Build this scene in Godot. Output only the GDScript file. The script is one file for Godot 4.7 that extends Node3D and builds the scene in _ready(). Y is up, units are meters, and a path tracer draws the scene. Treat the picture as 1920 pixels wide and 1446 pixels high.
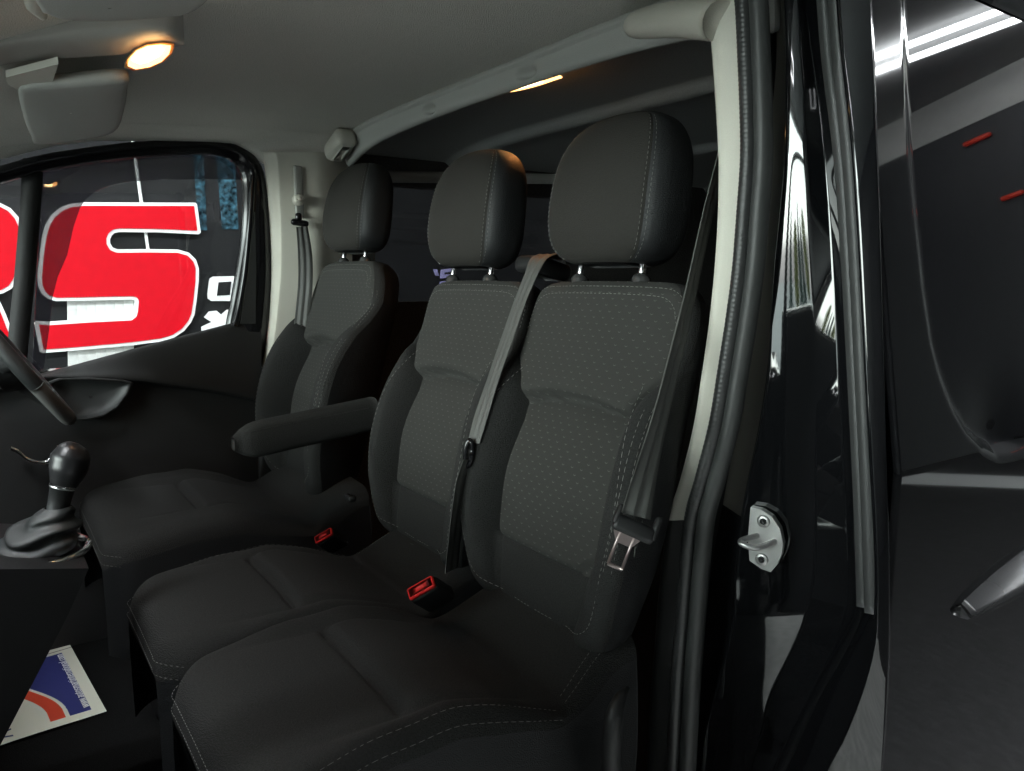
extends Node3D
# Cab of a black panel van seen through its open passenger door, in a showroom. x runs to the van's tail, y up, z to the open side; metres.

const FOCAL := 1419.0
const EYE := Vector3(0, 1.5, 0)
var fw := Vector3.ZERO
var rt := Vector3.ZERO
var uw := Vector3.ZERO
var taken := {}
var M := {}
var rng := RandomNumberGenerator.new()

# ---------------------------------------------------------------- from photo pixels to points on known surfaces
func ray(px: float, py: float) -> Vector3:
	return fw + rt * ((px - 960.0) / FOCAL) - uw * ((py - 723.0) / FOCAL)

func at_plane(px: float, py: float, p: Vector3, n: Vector3) -> Vector3:
	var r := ray(px, py)
	return EYE + r * ((p - EYE).dot(n) / r.dot(n))

func at_x(px: float, py: float, x: float) -> Vector3:
	return at_plane(px, py, Vector3(x, 0, 0), Vector3.RIGHT)

func at_y(px: float, py: float, y: float) -> Vector3:
	return at_plane(px, py, Vector3(0, y, 0), Vector3.UP)

func at_z(px: float, py: float, z: float) -> Vector3:
	return at_plane(px, py, Vector3(0, 0, z), Vector3.BACK)

# ---------------------------------------------------------------- nodes
func numbered(called: String) -> String:
	var n: int = taken.get(called, 0)
	taken[called] = n + 1
	return called if n == 0 else "%s_%03d" % [called, n]

func thing(called: String, label: String, category: String, at := Vector3.ZERO, group := "") -> Node3D:
	var o := Node3D.new()
	o.name = numbered(called)
	add_child(o)
	o.position = at
	o.set_meta("label", label)
	o.set_meta("category", category)
	if group: o.set_meta("group", group)
	return o

func structure(called: String, st: SurfaceTool, m: Material) -> MeshInstance3D:
	var o := part(called, st, m, self)
	o.set_meta("kind", "structure")
	return o

# the points in st are in world space; a part keeps its thing's place
func part(called: String, st: SurfaceTool, m: Material, parent: Node3D) -> MeshInstance3D:
	st.index()
	st.generate_normals()
	var o := MeshInstance3D.new()
	o.mesh = st.commit()
	o.material_override = m
	o.name = called
	parent.add_child(o, true)
	if parent != self:
		o.position = -world_of(parent)
	return o

func stuff(called: String, st: SurfaceTool, m: Material, parent: Node3D) -> MeshInstance3D:
	var o := part(called, st, m, parent)
	o.set_meta("kind", "stuff")
	return o

func world_of(n: Node) -> Vector3:
	var p := Vector3.ZERO
	while n != self:
		p += n.position
		n = n.get_parent()
	return p

func tool() -> SurfaceTool:
	var st := SurfaceTool.new()
	st.begin(Mesh.PRIMITIVE_TRIANGLES)
	return st

# ---------------------------------------------------------------- shapes
func tri(st: SurfaceTool, a: Vector3, b: Vector3, c: Vector3, ua := Vector2.ZERO, ub := Vector2.ZERO, uc := Vector2.ZERO) -> void:
	if (b - a).cross(c - a).length_squared() < 1e-18: return
	st.set_uv(ua); st.add_vertex(a)
	st.set_uv(ub); st.add_vertex(b)
	st.set_uv(uc); st.add_vertex(c)

func grid(st: SurfaceTool, rows: Array, wrap := false, uvs := []) -> void:
	for i in rows.size() - 1:
		var a: PackedVector3Array = rows[i]
		var b: PackedVector3Array = rows[i + 1]
		var n := a.size()
		for j in (n if wrap else n - 1):
			var k := (j + 1) % n
			var u0 := Vector2.ZERO; var u1 := u0; var u2 := u0; var u3 := u0
			if uvs.size():
				u0 = uvs[i][j]; u1 = uvs[i][k]; u2 = uvs[i + 1][j]; u3 = uvs[i + 1][k]
			tri(st, a[j], b[j], a[k], u0, u2, u1)
			tri(st, a[k], b[j], b[k], u1, u2, u3)

func fan(st: SurfaceTool, ring: PackedVector3Array, turned := false) -> void:
	var c := Vector3.ZERO
	for p in ring: c += p
	c /= ring.size()
	for i in ring.size():
		var a := ring[i]; var b := ring[(i + 1) % ring.size()]
		if turned: tri(st, c, b, a)
		else: tri(st, c, a, b)

# rounded box: size, corner radius, turned by basis
func rbox(st: SurfaceTool, c: Vector3, size: Vector3, r: float, basis := Basis.IDENTITY) -> void:
	r = min(r, min(size.x, min(size.y, size.z)) * 0.49)
	var h := size / 2.0
	var rows := []
	var n := 3
	for half in 2:
		for i in n + 1:
			var a := PI / 2 * i / n
			var y: float = -h.y + r - r * cos(a) if half == 0 else h.y - r + r * sin(a)
			var inset: float = r - r * (sin(a) if half == 0 else cos(a))
			var ring := PackedVector3Array()
			for q in 4:
				var sx := 1.0 if q in [0, 3] else -1.0
				var sz := 1.0 if q in [0, 1] else -1.0
				for k in n + 1:
					var t := PI / 2 * (q + float(k) / n)
					var rr: float = max(r - inset, 0.0002)
					ring.append(c + basis * Vector3(sx * (h.x - r) + cos(t) * rr, y, sz * (h.z - r) + sin(t) * rr))
			rows.append(ring)
	fan(st, rows[0], true)
	grid(st, rows, true)
	fan(st, rows[-1])

func box(st: SurfaceTool, lo: Vector3, hi: Vector3) -> void:
	st.set_smooth_group(-1)
	var p := []
	for i in 8: p.append(Vector3(hi.x if i & 1 else lo.x, hi.y if i & 2 else lo.y, hi.z if i & 4 else lo.z))
	for f in [[0, 2, 1, 3], [5, 7, 4, 6], [4, 6, 0, 2], [1, 3, 5, 7], [2, 6, 3, 7], [4, 0, 5, 1]]:
		tri(st, p[f[0]], p[f[1]], p[f[2]], Vector2(0, 0), Vector2(0, 1), Vector2(1, 0))
		tri(st, p[f[2]], p[f[1]], p[f[3]], Vector2(1, 0), Vector2(0, 1), Vector2(1, 1))
	st.set_smooth_group(0)

func tube(st: SurfaceTool, pts: Array, radii, sides := 10) -> void:
	var rows := []
	var side := Vector3.ZERO
	for i in pts.size():
		var d: Vector3 = (pts[min(i + 1, pts.size() - 1)] - pts[max(i - 1, 0)]).normalized()
		if side == Vector3.ZERO:
			side = d.cross(Vector3.UP if abs(d.y) < 0.9 else Vector3.RIGHT).normalized()
		side = (side - d * side.dot(d)).normalized()
		var other := d.cross(side)
		var r: float = radii[i] if radii is Array else radii
		var ring := PackedVector3Array()
		for k in sides:
			var a := TAU * k / sides
			ring.append(pts[i] + side * cos(a) * r + other * sin(a) * r)
		rows.append(ring)
	fan(st, rows[0], true)
	grid(st, rows, true)
	fan(st, rows[-1])

# profile (points across, up) swept along pts; across[i] gives the direction of its first axis
func sweep(st: SurfaceTool, pts: Array, across: Array, profile: Array, closed := true) -> void:
	var rows := []
	var uvs := []
	var run := 0.0
	for i in pts.size():
		var d: Vector3 = (pts[min(i + 1, pts.size() - 1)] - pts[max(i - 1, 0)]).normalized()
		var s: Vector3 = across[i]
		s = (s - d * s.dot(d)).normalized()
		var o := s.cross(d)
		var ring := PackedVector3Array()
		var uv := []
		if i: run += pts[i].distance_to(pts[i - 1])
		for q in profile:
			ring.append(pts[i] + s * q.x + o * q.y)
			uv.append(Vector2(q.x, run))
		rows.append(ring)
		uvs.append(uv)
	if closed: fan(st, rows[0], true)
	grid(st, rows, closed, uvs)
	if closed: fan(st, rows[-1])

# a flat outline given thickness
func prism(st: SurfaceTool, pts: Array, off: Vector3) -> void:
	st.set_smooth_group(-1)
	var n := Vector3.ZERO
	for i in pts.size():
		n += (pts[i] as Vector3).cross(pts[(i + 1) % pts.size()])
	n = n.normalized()
	var e: Vector3 = (pts[1] - pts[0]).normalized()
	var g := n.cross(e)
	var flat := PackedVector2Array()
	for p in pts: flat.append(Vector2((p - pts[0]).dot(e), (p - pts[0]).dot(g)))
	var ids := Geometry2D.triangulate_polygon(flat)
	for i in range(0, ids.size(), 3):
		tri(st, pts[ids[i]], pts[ids[i + 1]], pts[ids[i + 2]], flat[ids[i]], flat[ids[i + 1]], flat[ids[i + 2]])
		tri(st, pts[ids[i]] + off, pts[ids[i + 2]] + off, pts[ids[i + 1]] + off, flat[ids[i]], flat[ids[i + 2]], flat[ids[i + 1]])
	for i in pts.size():
		var a: Vector3 = pts[i]; var b: Vector3 = pts[(i + 1) % pts.size()]
		tri(st, a, b, a + off)
		tri(st, b, b + off, a + off)
	st.set_smooth_group(0)

func smooth(pts: Array, per := 8) -> Array:
	var out := []
	for i in pts.size() - 1:
		var a = pts[max(i - 1, 0)]; var b = pts[i]; var c = pts[i + 1]; var d = pts[min(i + 2, pts.size() - 1)]
		for k in per:
			var t := float(k) / per
			out.append(0.5 * ((2.0 * b) + (c - a) * t + (2.0 * a - 5.0 * b + 4.0 * c - d) * t * t + (3.0 * b - a - 3.0 * c + d) * t * t * t))
	out.append(pts[-1])
	return out

func curve(table: Array, x: float) -> float:
	if x <= table[0][0]: return table[0][1]
	for i in table.size() - 1:
		if x <= table[i + 1][0]:
			var x0: float = table[i][0]; var x1: float = table[i + 1][0]
			var y0: float = table[i][1]; var y1: float = table[i + 1][1]
			var m0: float = (y1 - table[i - 1][1]) / (x1 - table[i - 1][0]) if i > 0 else (y1 - y0) / (x1 - x0)
			var m1: float = (table[i + 2][1] - y0) / (table[i + 2][0] - x0) if i + 2 < table.size() else (y1 - y0) / (x1 - x0)
			var h := x1 - x0
			var t := (x - x0) / h
			var t2 := t * t; var t3 := t2 * t
			return (2 * t3 - 3 * t2 + 1) * y0 + (t3 - 2 * t2 + t) * h * m0 + (-2 * t3 + 3 * t2) * y1 + (t3 - t2) * h * m1
	return table[-1][1]

# a row of single thread stitches lying on a surface along pts
func stitches(st: SurfaceTool, pts: Array, long := 0.0046, gap := 0.0030, r := 0.00042) -> void:
	var dense := smooth(pts, 14)
	var run := 0.0
	var start: Vector3 = dense[0]
	var sewing := true
	for i in range(1, dense.size()):
		run += dense[i].distance_to(dense[i - 1])
		if sewing and run >= long:
			thread(st, start, dense[i], r)
			sewing = false; run = 0.0
		elif not sewing and run >= gap:
			start = dense[i]
			sewing = true; run = 0.0

func thread(st: SurfaceTool, a: Vector3, b: Vector3, r: float) -> void:
	var d := (b - a).normalized()
	var s := d.cross(Vector3.UP if abs(d.y) < 0.9 else Vector3.RIGHT).normalized()
	var o := d.cross(s)
	var ra := PackedVector3Array(); var rb := PackedVector3Array(); var rm := PackedVector3Array()
	for k in 5:
		var q := s * cos(TAU * k / 5) + o * sin(TAU * k / 5)
		ra.append(a + q * r * 0.6); rb.append(b + q * r * 0.6); rm.append((a + b) / 2 + q * r)
	grid(st, [ra, rm, rb], true)

# ---------------------------------------------------------------- materials
func mat(rgb: Color, rough := 0.6, metal := 0.0, spec := 0.5) -> StandardMaterial3D:
	var m := StandardMaterial3D.new()
	m.albedo_color = rgb.linear_to_srgb()
	m.roughness = rough
	m.metallic = metal
	m.metallic_specular = spec
	return m

func noise_tex(seed_: int, freq: float, lo: float, hi: float, size := 256, octaves := 4) -> NoiseTexture2D:
	var n := FastNoiseLite.new()
	n.seed = seed_
	n.noise_type = FastNoiseLite.TYPE_SIMPLEX_SMOOTH
	n.frequency = freq
	n.fractal_octaves = octaves
	var t := NoiseTexture2D.new()
	t.width = size; t.height = size
	t.noise = n
	t.seamless = true
	var g := Gradient.new()
	g.set_color(0, Color(lo, lo, lo)); g.set_color(1, Color(hi, hi, hi))
	t.color_ramp = g
	return t

func bump_tex(seed_: int, freq: float, strength: float, size := 256) -> NoiseTexture2D:
	var t := noise_tex(seed_, freq, 0, 1, size)
	t.color_ramp = null
	t.as_normal_map = true
	t.bump_strength = strength
	return t

func grained(m: StandardMaterial3D, scale: float, seed_: int, lo := 0.8, bump := 3.0, freq := 0.06) -> StandardMaterial3D:
	m.uv1_triplanar = true
	m.uv1_scale = Vector3.ONE * scale
	m.albedo_texture = noise_tex(seed_, freq, lo, 1.0)
	if bump > 0.0:
		m.normal_enabled = true
		m.normal_texture = bump_tex(seed_ + 1, freq * 1.6, bump)
		m.normal_scale = 0.6
	return m

# woven cloth: little smile-shaped stitches in offset rows over a fine weave
func scallop_cloth() -> StandardMaterial3D:
	var n := 128
	var col := Image.create(n, n, false, Image.FORMAT_RGB8)
	var hgt := Image.create(n, n, false, Image.FORMAT_RGB8)
	var rough := Image.create(n, n, false, Image.FORMAT_RGB8)
	for y in n:
		for x in n:
			var v := 0.0
			for c in [[32, 22], [96, 86]]:
				for wx in [-n, 0, n]:
					for wy in [-n, 0, n]:
						var dx: float = x - c[0] + wx
						var dy: float = y - c[1] + wy
						if abs(dx) < 19.0:
							var yy := 9.0 - dx * dx / 24.0
							var d: float = abs(dy - yy)
							v = max(v, (1.0 - smoothstep(2.0, 4.6, d)) * (1.0 - smoothstep(12.0, 19.0, abs(dx))))
			var weave := 0.5 + 0.5 * sin(x * TAU / 4.0) * sin(y * TAU / 4.0)
			var h: float = 0.35 + 0.12 * weave + 0.5 * v
			hgt.set_pixel(x, y, Color(h, h, h))
			var a: float = 0.62 + 0.08 * weave + 0.34 * v
			col.set_pixel(x, y, Color(a, a, a))
			var r: float = 0.95 - 0.4 * v
			rough.set_pixel(x, y, Color(r, r, r))
	hgt.bump_map_to_normal_map(5.0)
	var m := mat(Color(0.070, 0.070, 0.0635), 1.0, 0.0, 0.45)
	m.albedo_texture = ImageTexture.create_from_image(col)
	m.normal_enabled = true
	m.normal_texture = ImageTexture.create_from_image(hgt)
	m.normal_scale = 0.9
	m.roughness_texture = ImageTexture.create_from_image(rough)
	return m

func make_materials() -> void:
	M.cloth = grained(mat(Color(0.0325, 0.0328, 0.0312), 0.92, 0, 0.4), 7.0, 3, 0.50, 7.0, 0.16)
	M.head_cloth = grained(mat(Color(0.0245, 0.0230, 0.0200), 0.85, 0, 0.4), 8.0, 5, 0.85, 3.0, 0.12)
	M.pattern = scallop_cloth()
	M.seat_side = grained(mat(Color(0.014, 0.015, 0.016), 0.55, 0, 0.4), 10.0, 7, 0.8, 4.0, 0.1)
	M.thread = mat(Color(0.24, 0.24, 0.225), 0.8)
	M.black_plastic = grained(mat(Color(0.016, 0.0165, 0.017), 0.48, 0, 0.45), 14.0, 9, 0.85, 2.0, 0.2)
	M.trim_black = grained(mat(Color(0.022, 0.0225, 0.0225), 0.52, 0, 0.4), 12.0, 11, 0.85, 3.0, 0.2)
	M.rubber = grained(mat(Color(0.030, 0.031, 0.031), 0.30, 0, 0.45), 16.0, 13, 0.8, 2.0, 0.2)
	M.rubber_grey = grained(mat(Color(0.042, 0.044, 0.043), 0.38, 0, 0.4), 12.0, 15, 0.8, 2.0, 0.2)
	M.paint = mat(Color(0.0035, 0.0037, 0.0042), 0.05, 0.0, 0.5)
	M.paint.clearcoat_enabled = true
	M.paint.clearcoat = 0.6
	M.paint.clearcoat_roughness = 0.02
	M.tint_glass = mat(Color(0.004, 0.004, 0.005), 0.02, 0.0, 0.5)
	M.cream = grained(mat(Color(0.57, 0.555, 0.485), 0.6, 0, 0.4), 10.0, 17, 0.93, 1.5, 0.2)
	M.headlining = grained(mat(Color(0.72, 0.71, 0.655), 0.95, 0, 0.2), 5.0, 19, 0.84, 6.0, 0.2)
	M.header = grained(mat(Color(0.46, 0.465, 0.435), 0.7, 0, 0.35), 9.0, 21, 0.88, 2.0, 0.2)
	M.console = grained(mat(Color(0.33, 0.32, 0.295), 0.6, 0, 0.4), 12.0, 23, 0.92, 1.5, 0.2)
	M.webbing = grained(mat(Color(0.105, 0.107, 0.100), 0.62, 0, 0.5), 30.0, 25, 0.75, 4.0, 0.3)
	M.chrome = mat(Color(0.75, 0.76, 0.77), 0.14, 1.0)
	M.steel = grained(mat(Color(0.50, 0.50, 0.49), 0.38, 0.9), 20.0, 29, 0.85, 1.0, 0.2)
	M.tongue = mat(Color(0.45, 0.37, 0.36), 0.42, 0.85)
	M.guide = mat(Color(0.10, 0.10, 0.10), 0.25, 0.6)
	M.handle = mat(Color(0.03, 0.03, 0.031), 0.22, 0, 0.6)
	M.console_black = grained(mat(Color(0.008, 0.008, 0.0085), 0.5, 0, 0.35), 12.0, 63, 0.85, 2.0, 0.2)
	M.rim_grey = mat(Color(0.13, 0.13, 0.125), 0.4)
	M.visor = grained(mat(Color(0.40, 0.40, 0.37), 0.8, 0, 0.3), 9.0, 67, 0.88, 3.0, 0.2)
	M.knob = mat(Color(0.010, 0.010, 0.011), 0.34, 0, 0.5)
	M.red = mat(Color(0.70, 0.012, 0.010), 0.6)
	M.carpet = grained(mat(Color(0.018, 0.018, 0.018), 1.0, 0, 0.2), 5.0, 31, 0.25, 8.0, 0.25)
	M.cargo = grained(mat(Color(0.045, 0.044, 0.042), 0.75), 3.0, 33, 0.7, 2.0, 0.1)
	M.cargo_rib = grained(mat(Color(0.36, 0.37, 0.36), 0.6), 6.0, 35, 0.85, 1.0, 0.1)
	M.leather = grained(mat(Color(0.030, 0.033, 0.033), 0.38, 0, 0.5), 14.0, 37, 0.8, 4.0, 0.15)
	M.gloss_black = mat(Color(0.006, 0.006, 0.007), 0.12, 0, 0.5)
	M.glass = mat(Color(0.02, 0.025, 0.025), 0.0)
	M.glass.transparency = BaseMaterial3D.TRANSPARENCY_ALPHA
	M.glass.albedo_color.a = 0.05
	M.smoked = mat(Color(0.030, 0.022, 0.050), 0.02)
	M.smoked.transparency = BaseMaterial3D.TRANSPARENCY_ALPHA
	M.smoked.albedo_color.a = 0.52
	M.privacy = mat(Color(0.012, 0.010, 0.016), 0.02)
	M.privacy.transparency = BaseMaterial3D.TRANSPARENCY_ALPHA
	M.privacy.albedo_color.a = 0.45
	M.lamp_lens = mat(Color(0.8, 0.6, 0.4), 0.3)
	M.lamp_lens.emission_enabled = true
	M.lamp_lens.emission = Color(1.0, 0.70, 0.40)
	M.lamp_lens.emission_energy_multiplier = 1.6
	M.lamp_bulb = mat(Color(0.9, 0.8, 0.6), 0.3)
	M.lamp_bulb.emission_enabled = true
	M.lamp_bulb.emission = Color(1.0, 0.84, 0.58)
	M.lamp_bulb.emission_energy_multiplier = 5.0
	M.lamp_rim = mat(Color(0.75, 0.42, 0.16), 0.25)
	M.led = mat(Color(0.9, 0.9, 0.9), 0.4)
	M.led.emission_enabled = true
	M.led.emission = Color(0.97, 0.99, 1.0)
	M.led.emission_energy_multiplier = 9.0
	M.white_board = grained(mat(Color(0.72, 0.74, 0.72), 0.5), 2.0, 41, 0.92, 0.0)
	M.sign_red = grained(mat(Color(0.62, 0.004, 0.014), 0.6, 0.0, 0.2), 1.0, 43, 0.95, 0.0)
	M.sign_white = mat(Color(0.85, 0.87, 0.86), 0.3)
	M.sign_black = grained(mat(Color(0.020, 0.021, 0.022), 0.16), 1.5, 45, 0.9, 0.0)
	M.sign_blue = mat(Color(0.42, 0.40, 0.72), 0.5)
	M.blue_film = grained(mat(Color(0.07, 0.19, 0.26), 0.2), 2.0, 47, 0.12, 0.0, 0.05)
	M.room_floor = grained(mat(Color(0.042, 0.042, 0.043), 0.5), 0.7, 51, 0.75, 0.5)
	M.apron = grained(mat(Color(0.55, 0.55, 0.53), 0.7), 0.7, 65, 0.8, 0.0)
	M.room_dark = grained(mat(Color(0.030, 0.030, 0.033), 0.5), 0.6, 53, 0.9, 0.0)
	M.room_light = grained(mat(Color(0.58, 0.57, 0.55), 0.8), 0.6, 55, 0.96, 0.0)
	M.ceiling = grained(mat(Color(0.36, 0.36, 0.36), 0.85), 0.6, 57, 0.95, 0.0)
	M.asphalt = grained(mat(Color(0.27, 0.275, 0.27), 0.9), 0.5, 59, 0.6, 1.0)
	M.bark = grained(mat(Color(0.07, 0.05, 0.035), 0.9), 3.0, 61, 0.5, 2.0)
	M.needles = mat(Color(0.030, 0.065, 0.055), 0.8)
	M.leaves = mat(Color(0.13, 0.15, 0.03), 0.8)
	M.navy = mat(Color(0.03, 0.05, 0.13), 0.7)
	M.paper = mat(Color(1, 1, 1), 0.75)
	M.paper.albedo_texture = ImageTexture.create_from_image(mat_print())

# the print on the paper floor mat: white sheet, blue panel with an address, red swoosh, dark capitals
func mat_print() -> Image:
	var w := 512; var h := 384
	var im := Image.create(w, h, false, Image.FORMAT_RGB8)
	im.fill(Color(0.80, 0.80, 0.74))
	for y in h:
		for x in w:
			# u runs along the short printed edge, v from the address edge towards the capitals
			var u := float(x) / w; var v := float(y) / h
			var wave := 0.19 + 0.24 * smoothstep(0.15, 0.85, u)
			if v > 0.07 and v < wave and u > 0.07 and u < 0.90:
				im.set_pixel(x, y, Color(0.16, 0.18, 0.42))
			if v > wave + 0.022 and v < wave + 0.105 and u > 0.07 and u < 0.90:
				im.set_pixel(x, y, Color(0.78, 0.25, 0.14))
			if u > 0.935 and u < 0.942: im.set_pixel(x, y, Color(0.3, 0.32, 0.3))
	return im

# ---------------------------------------------------------------- one backrest (front face described by a height over its leaning plane)
const HALF := [[-0.612, 0.125], [-0.608, 0.148], [-0.598, 0.168], [-0.575, 0.187], [-0.53, 0.203], [-0.46, 0.221], [-0.36, 0.227], [-0.24, 0.219], [-0.15, 0.212], [-0.08, 0.208], [-0.045, 0.203], [-0.022, 0.190], [-0.008, 0.172], [0.0, 0.145]]
const SEAM := [[-0.62, 0.10], [-0.50, 0.135], [-0.45, 0.150], [-0.35, 0.150], [-0.24, 0.150], [-0.205, 0.160], [-0.175, 0.184], [-0.15, 0.202], [-0.12, 0.21], [0.0, 0.21]]
const RISE := [[-0.61, 0.015], [-0.56, 0.034], [-0.48, 0.058], [-0.38, 0.068], [-0.28, 0.062], [-0.20, 0.040], [-0.15, 0.015], [-0.10, 0.0], [0.0, 0.0]]

func back_half(s: Dictionary, v: float) -> float:
	return curve(HALF, v / s.tall) * (s.wide if v / s.tall < -0.1 else lerpf(1.0, s.wide, clampf(-v / s.tall / 0.1, 0, 1)))

func back_seam(s: Dictionary, v: float) -> float:
	return minf(curve(SEAM, v / s.tall) * s.seam_wide, back_half(s, v) - 0.014)

func back_height(s: Dictionary, u: float, v0: float) -> float:
	var hw := back_half(s, v0)
	var sw := back_seam(s, v0)
	var v: float = v0 / s.tall
	var a := absf(u)
	var inside := 1.0 - smoothstep(sw - 0.012, sw + 0.004, a)
	var w := 0.010 * (1.0 - pow(a / maxf(hw, 0.01), 2.0))
	if a > sw:
		var q := (a - sw) / maxf(hw - sw, 0.001)
		w += curve(RISE, v) * s.rise * pow(sin(minf(q / 0.55, 1.0) * PI / 2), 0.9)
	var low := smoothstep(-0.13, -0.17, v)
	w -= 0.009 * exp(-pow((a - sw) / 0.0060, 2.0)) * low
	# fold under the shoulder panel, the lumbar pad below it, the seam under the pad
	var fold := v + 0.216 + 0.020 * pow(u / 0.15, 2.0)
	if fold > 0: w += inside * 0.032 * exp(-fold / 0.075) * (1.0 - exp(-pow(fold / 0.012, 1.2)))
	else: w -= inside * 0.029 * exp(fold / 0.030)
	w += inside * 0.016 * exp(-pow((v + 0.37) / 0.085, 2.0))
	var foot := v + 0.494 - 0.03 * smoothstep(0.09, 0.15, u)
	if foot > 0: w += inside * 0.010 * exp(-foot / 0.03) * (1.0 - exp(-foot / 0.008))
	w -= 0.006 * exp(-pow(foot / 0.006, 2.0)) * inside
	# rolled edges
	var r := 0.024
	var e := (hw - a) / r
	if e < 1: w -= r * (1.0 - sqrt(maxf(1.0 - pow(1.0 - e, 2.0), 0)))
	var t := -v0 / 0.03
	if t < 1: w -= 0.03 * (1.0 - sqrt(maxf(1.0 - pow(1.0 - t, 2.0), 0)))
	var b := (v + 0.612) / 0.04
	if b < 1: w -= 0.035 * (1.0 - sqrt(maxf(1.0 - pow(1.0 - b, 2.0), 0)))
	return w

func on_back(s: Dictionary, u: float, v: float, lift := 0.0) -> Vector3:
	return s.o + Vector3.BACK * u + s.v * v + s.n * (back_height(s, u, v) + lift)

func seat_frame(at: Vector3, lean: float) -> Dictionary:
	var t := deg_to_rad(lean)
	return {"o": at, "v": Vector3(sin(t), cos(t), 0), "n": Vector3(-cos(t), sin(t), 0), "wide": 1.0, "seam_wide": 1.0, "tall": 1.0, "rise": 1.0}

func build_backrest(parent: Node3D, s: Dictionary) -> void:
	var body := tool()
	var panel := tool()
	var rows := []; var mids := []; var uvs := []; var closing := []
	var nb := 16; var nc := 46
	var vs := []
	for i in 101:
		var t := i / 100.0
		vs.append((-0.612 + 0.612 * (0.5 - 0.5 * cos(PI * t)) * 0.35 + 0.612 * t * 0.65) * s.tall)
	for v in vs:
		var hw := back_half(s, v)
		var sw := back_seam(s, v)
		var ring := PackedVector3Array(); var mid := PackedVector3Array(); var uv := []
		for k in nb + 1:
			var q := 1.0 - pow(1.0 - float(k) / nb, 1.0)
			q = sin(q * PI / 2) * 0.6 + q * 0.4
			var u: float = -hw + (hw - sw) * (1.0 - cos(float(k) / nb * PI / 2)) if false else -lerpf(hw, sw, pow(float(k) / nb, 1.5))
			ring.append(on_back(s, u, v))
		var left := ring.duplicate()
		for k in nc + 1:
			var u := lerpf(-sw, sw, float(k) / nc)
			var p := on_back(s, u, v)
			mid.append(p)
			uv.append(Vector2(u / 0.0235, -v / 0.0225))
		var right := PackedVector3Array()
		for k in nb + 1:
			right.append(on_back(s, lerpf(sw, hw, 1.0 - pow(1.0 - float(k) / nb, 1.5)), v))
		rows.append([left, right]); mids.append(mid); uvs.append(uv)
		# sides and rear of the shell
		var top := clampf((-v) / 0.05, 0, 1)
		var deep: float = -0.105 + 0.03 * (1.0 - sqrt(1.0 - pow(1.0 - top, 2.0)))
		var c := PackedVector3Array()
		c.append(right[-1])
		for q in [[0.985, 0.2], [0.94, 0.45], [0.86, 0.7], [0.75, 0.92], [0.62, 1.0], [0.0, 1.0], [-0.62, 1.0], [-0.75, 0.92], [-0.86, 0.7], [-0.94, 0.45], [-0.985, 0.2]]:
			var w0 := back_height(s, hw, v)
			c.append(s.o + Vector3.BACK * (hw * q[0]) + s.v * v + s.n * lerpf(w0, deep, q[1]))
		c.append(left[0])
		closing.append(c)
	var split := 0
	while vs[split] < -0.494 * s.tall: split += 1
	var lefts := []; var rights := []
	for r in rows: lefts.append(r[0]); rights.append(r[1])
	grid(body, lefts); grid(body, rights)
	grid(body, mids.slice(0, split + 1))
	grid(panel, mids.slice(split), false, uvs.slice(split))
	# top cap
	var cap := PackedVector3Array()
	cap.append_array(mids[-1]); cap.append_array(rights[-1]); cap.append_array(closing[-1]); cap.append_array(lefts[-1])
	fan(body, cap)
	var back := part("backrest", body, M.cloth, parent)
	var shell := tool()
	grid(shell, closing)
	part("backrest_shell", shell, M.seat_side, back)
	part("centre_panel", panel, M.pattern, back)
	# stitching
	var st := tool()
	for side in [-1.0, 1.0]:
		var line := []
		for q in [[-0.178, 0.160], [-0.24, 0.182], [-0.30, 0.196], [-0.385, 0.207], [-0.46, 0.199], [-0.53, 0.183], [-0.560, 0.168], [-0.578, 0.140], [-0.584, 0.09], [-0.586, 0.04], [-0.586, 0.0]]:
			line.append(on_back(s, side * q[1] * (s.wide if q[0] > -0.55 else 1.0), q[0] * s.tall, 0.0006))
		stitches(st, line)
		for inset in [0.010, 0.024]:
			var edge := []
			for v in ([-0.46, -0.40, -0.34, -0.28, -0.22, -0.17, -0.12, -0.08] if side > 0 and s.get("edge", true) else [-0.10, -0.08]):
				edge.append(on_back(s, side * (back_half(s, v * s.tall) - inset * 0.75), v * s.tall, 0.0006))
			for q in [[-0.050, 0.203], [-0.030, 0.195], [-0.016, 0.178], [-0.011, 0.15], [-0.010, 0.08], [-0.010, 0.04], [-0.010, 0.0]]:
				edge.append(on_back(s, side * (q[1] - inset * 0.75 * smoothstep(0.0, 0.14, q[1])), (q[0] - (inset - 0.004)) * s.tall, 0.0006))
			stitches(st, edge, 0.0045, 0.0028, 0.00036)
	stuff("stitching", st, M.thread, back)

# ---------------------------------------------------------------- headrest on two posts
const H_HALF := [[0.030, 0.085], [0.036, 0.106], [0.048, 0.125], [0.068, 0.139], [0.10, 0.147], [0.15, 0.148], [0.20, 0.143], [0.235, 0.132], [0.262, 0.114], [0.278, 0.092], [0.286, 0.066], [0.289, 0.03]]
const H_DEEP := [[0.030, 0.030], [0.036, 0.040], [0.048, 0.049], [0.068, 0.056], [0.10, 0.060], [0.15, 0.060], [0.20, 0.057], [0.235, 0.051], [0.262, 0.041], [0.278, 0.030], [0.286, 0.019], [0.289, 0.008]]

const HEAD_SEAM := 0.73

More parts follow.
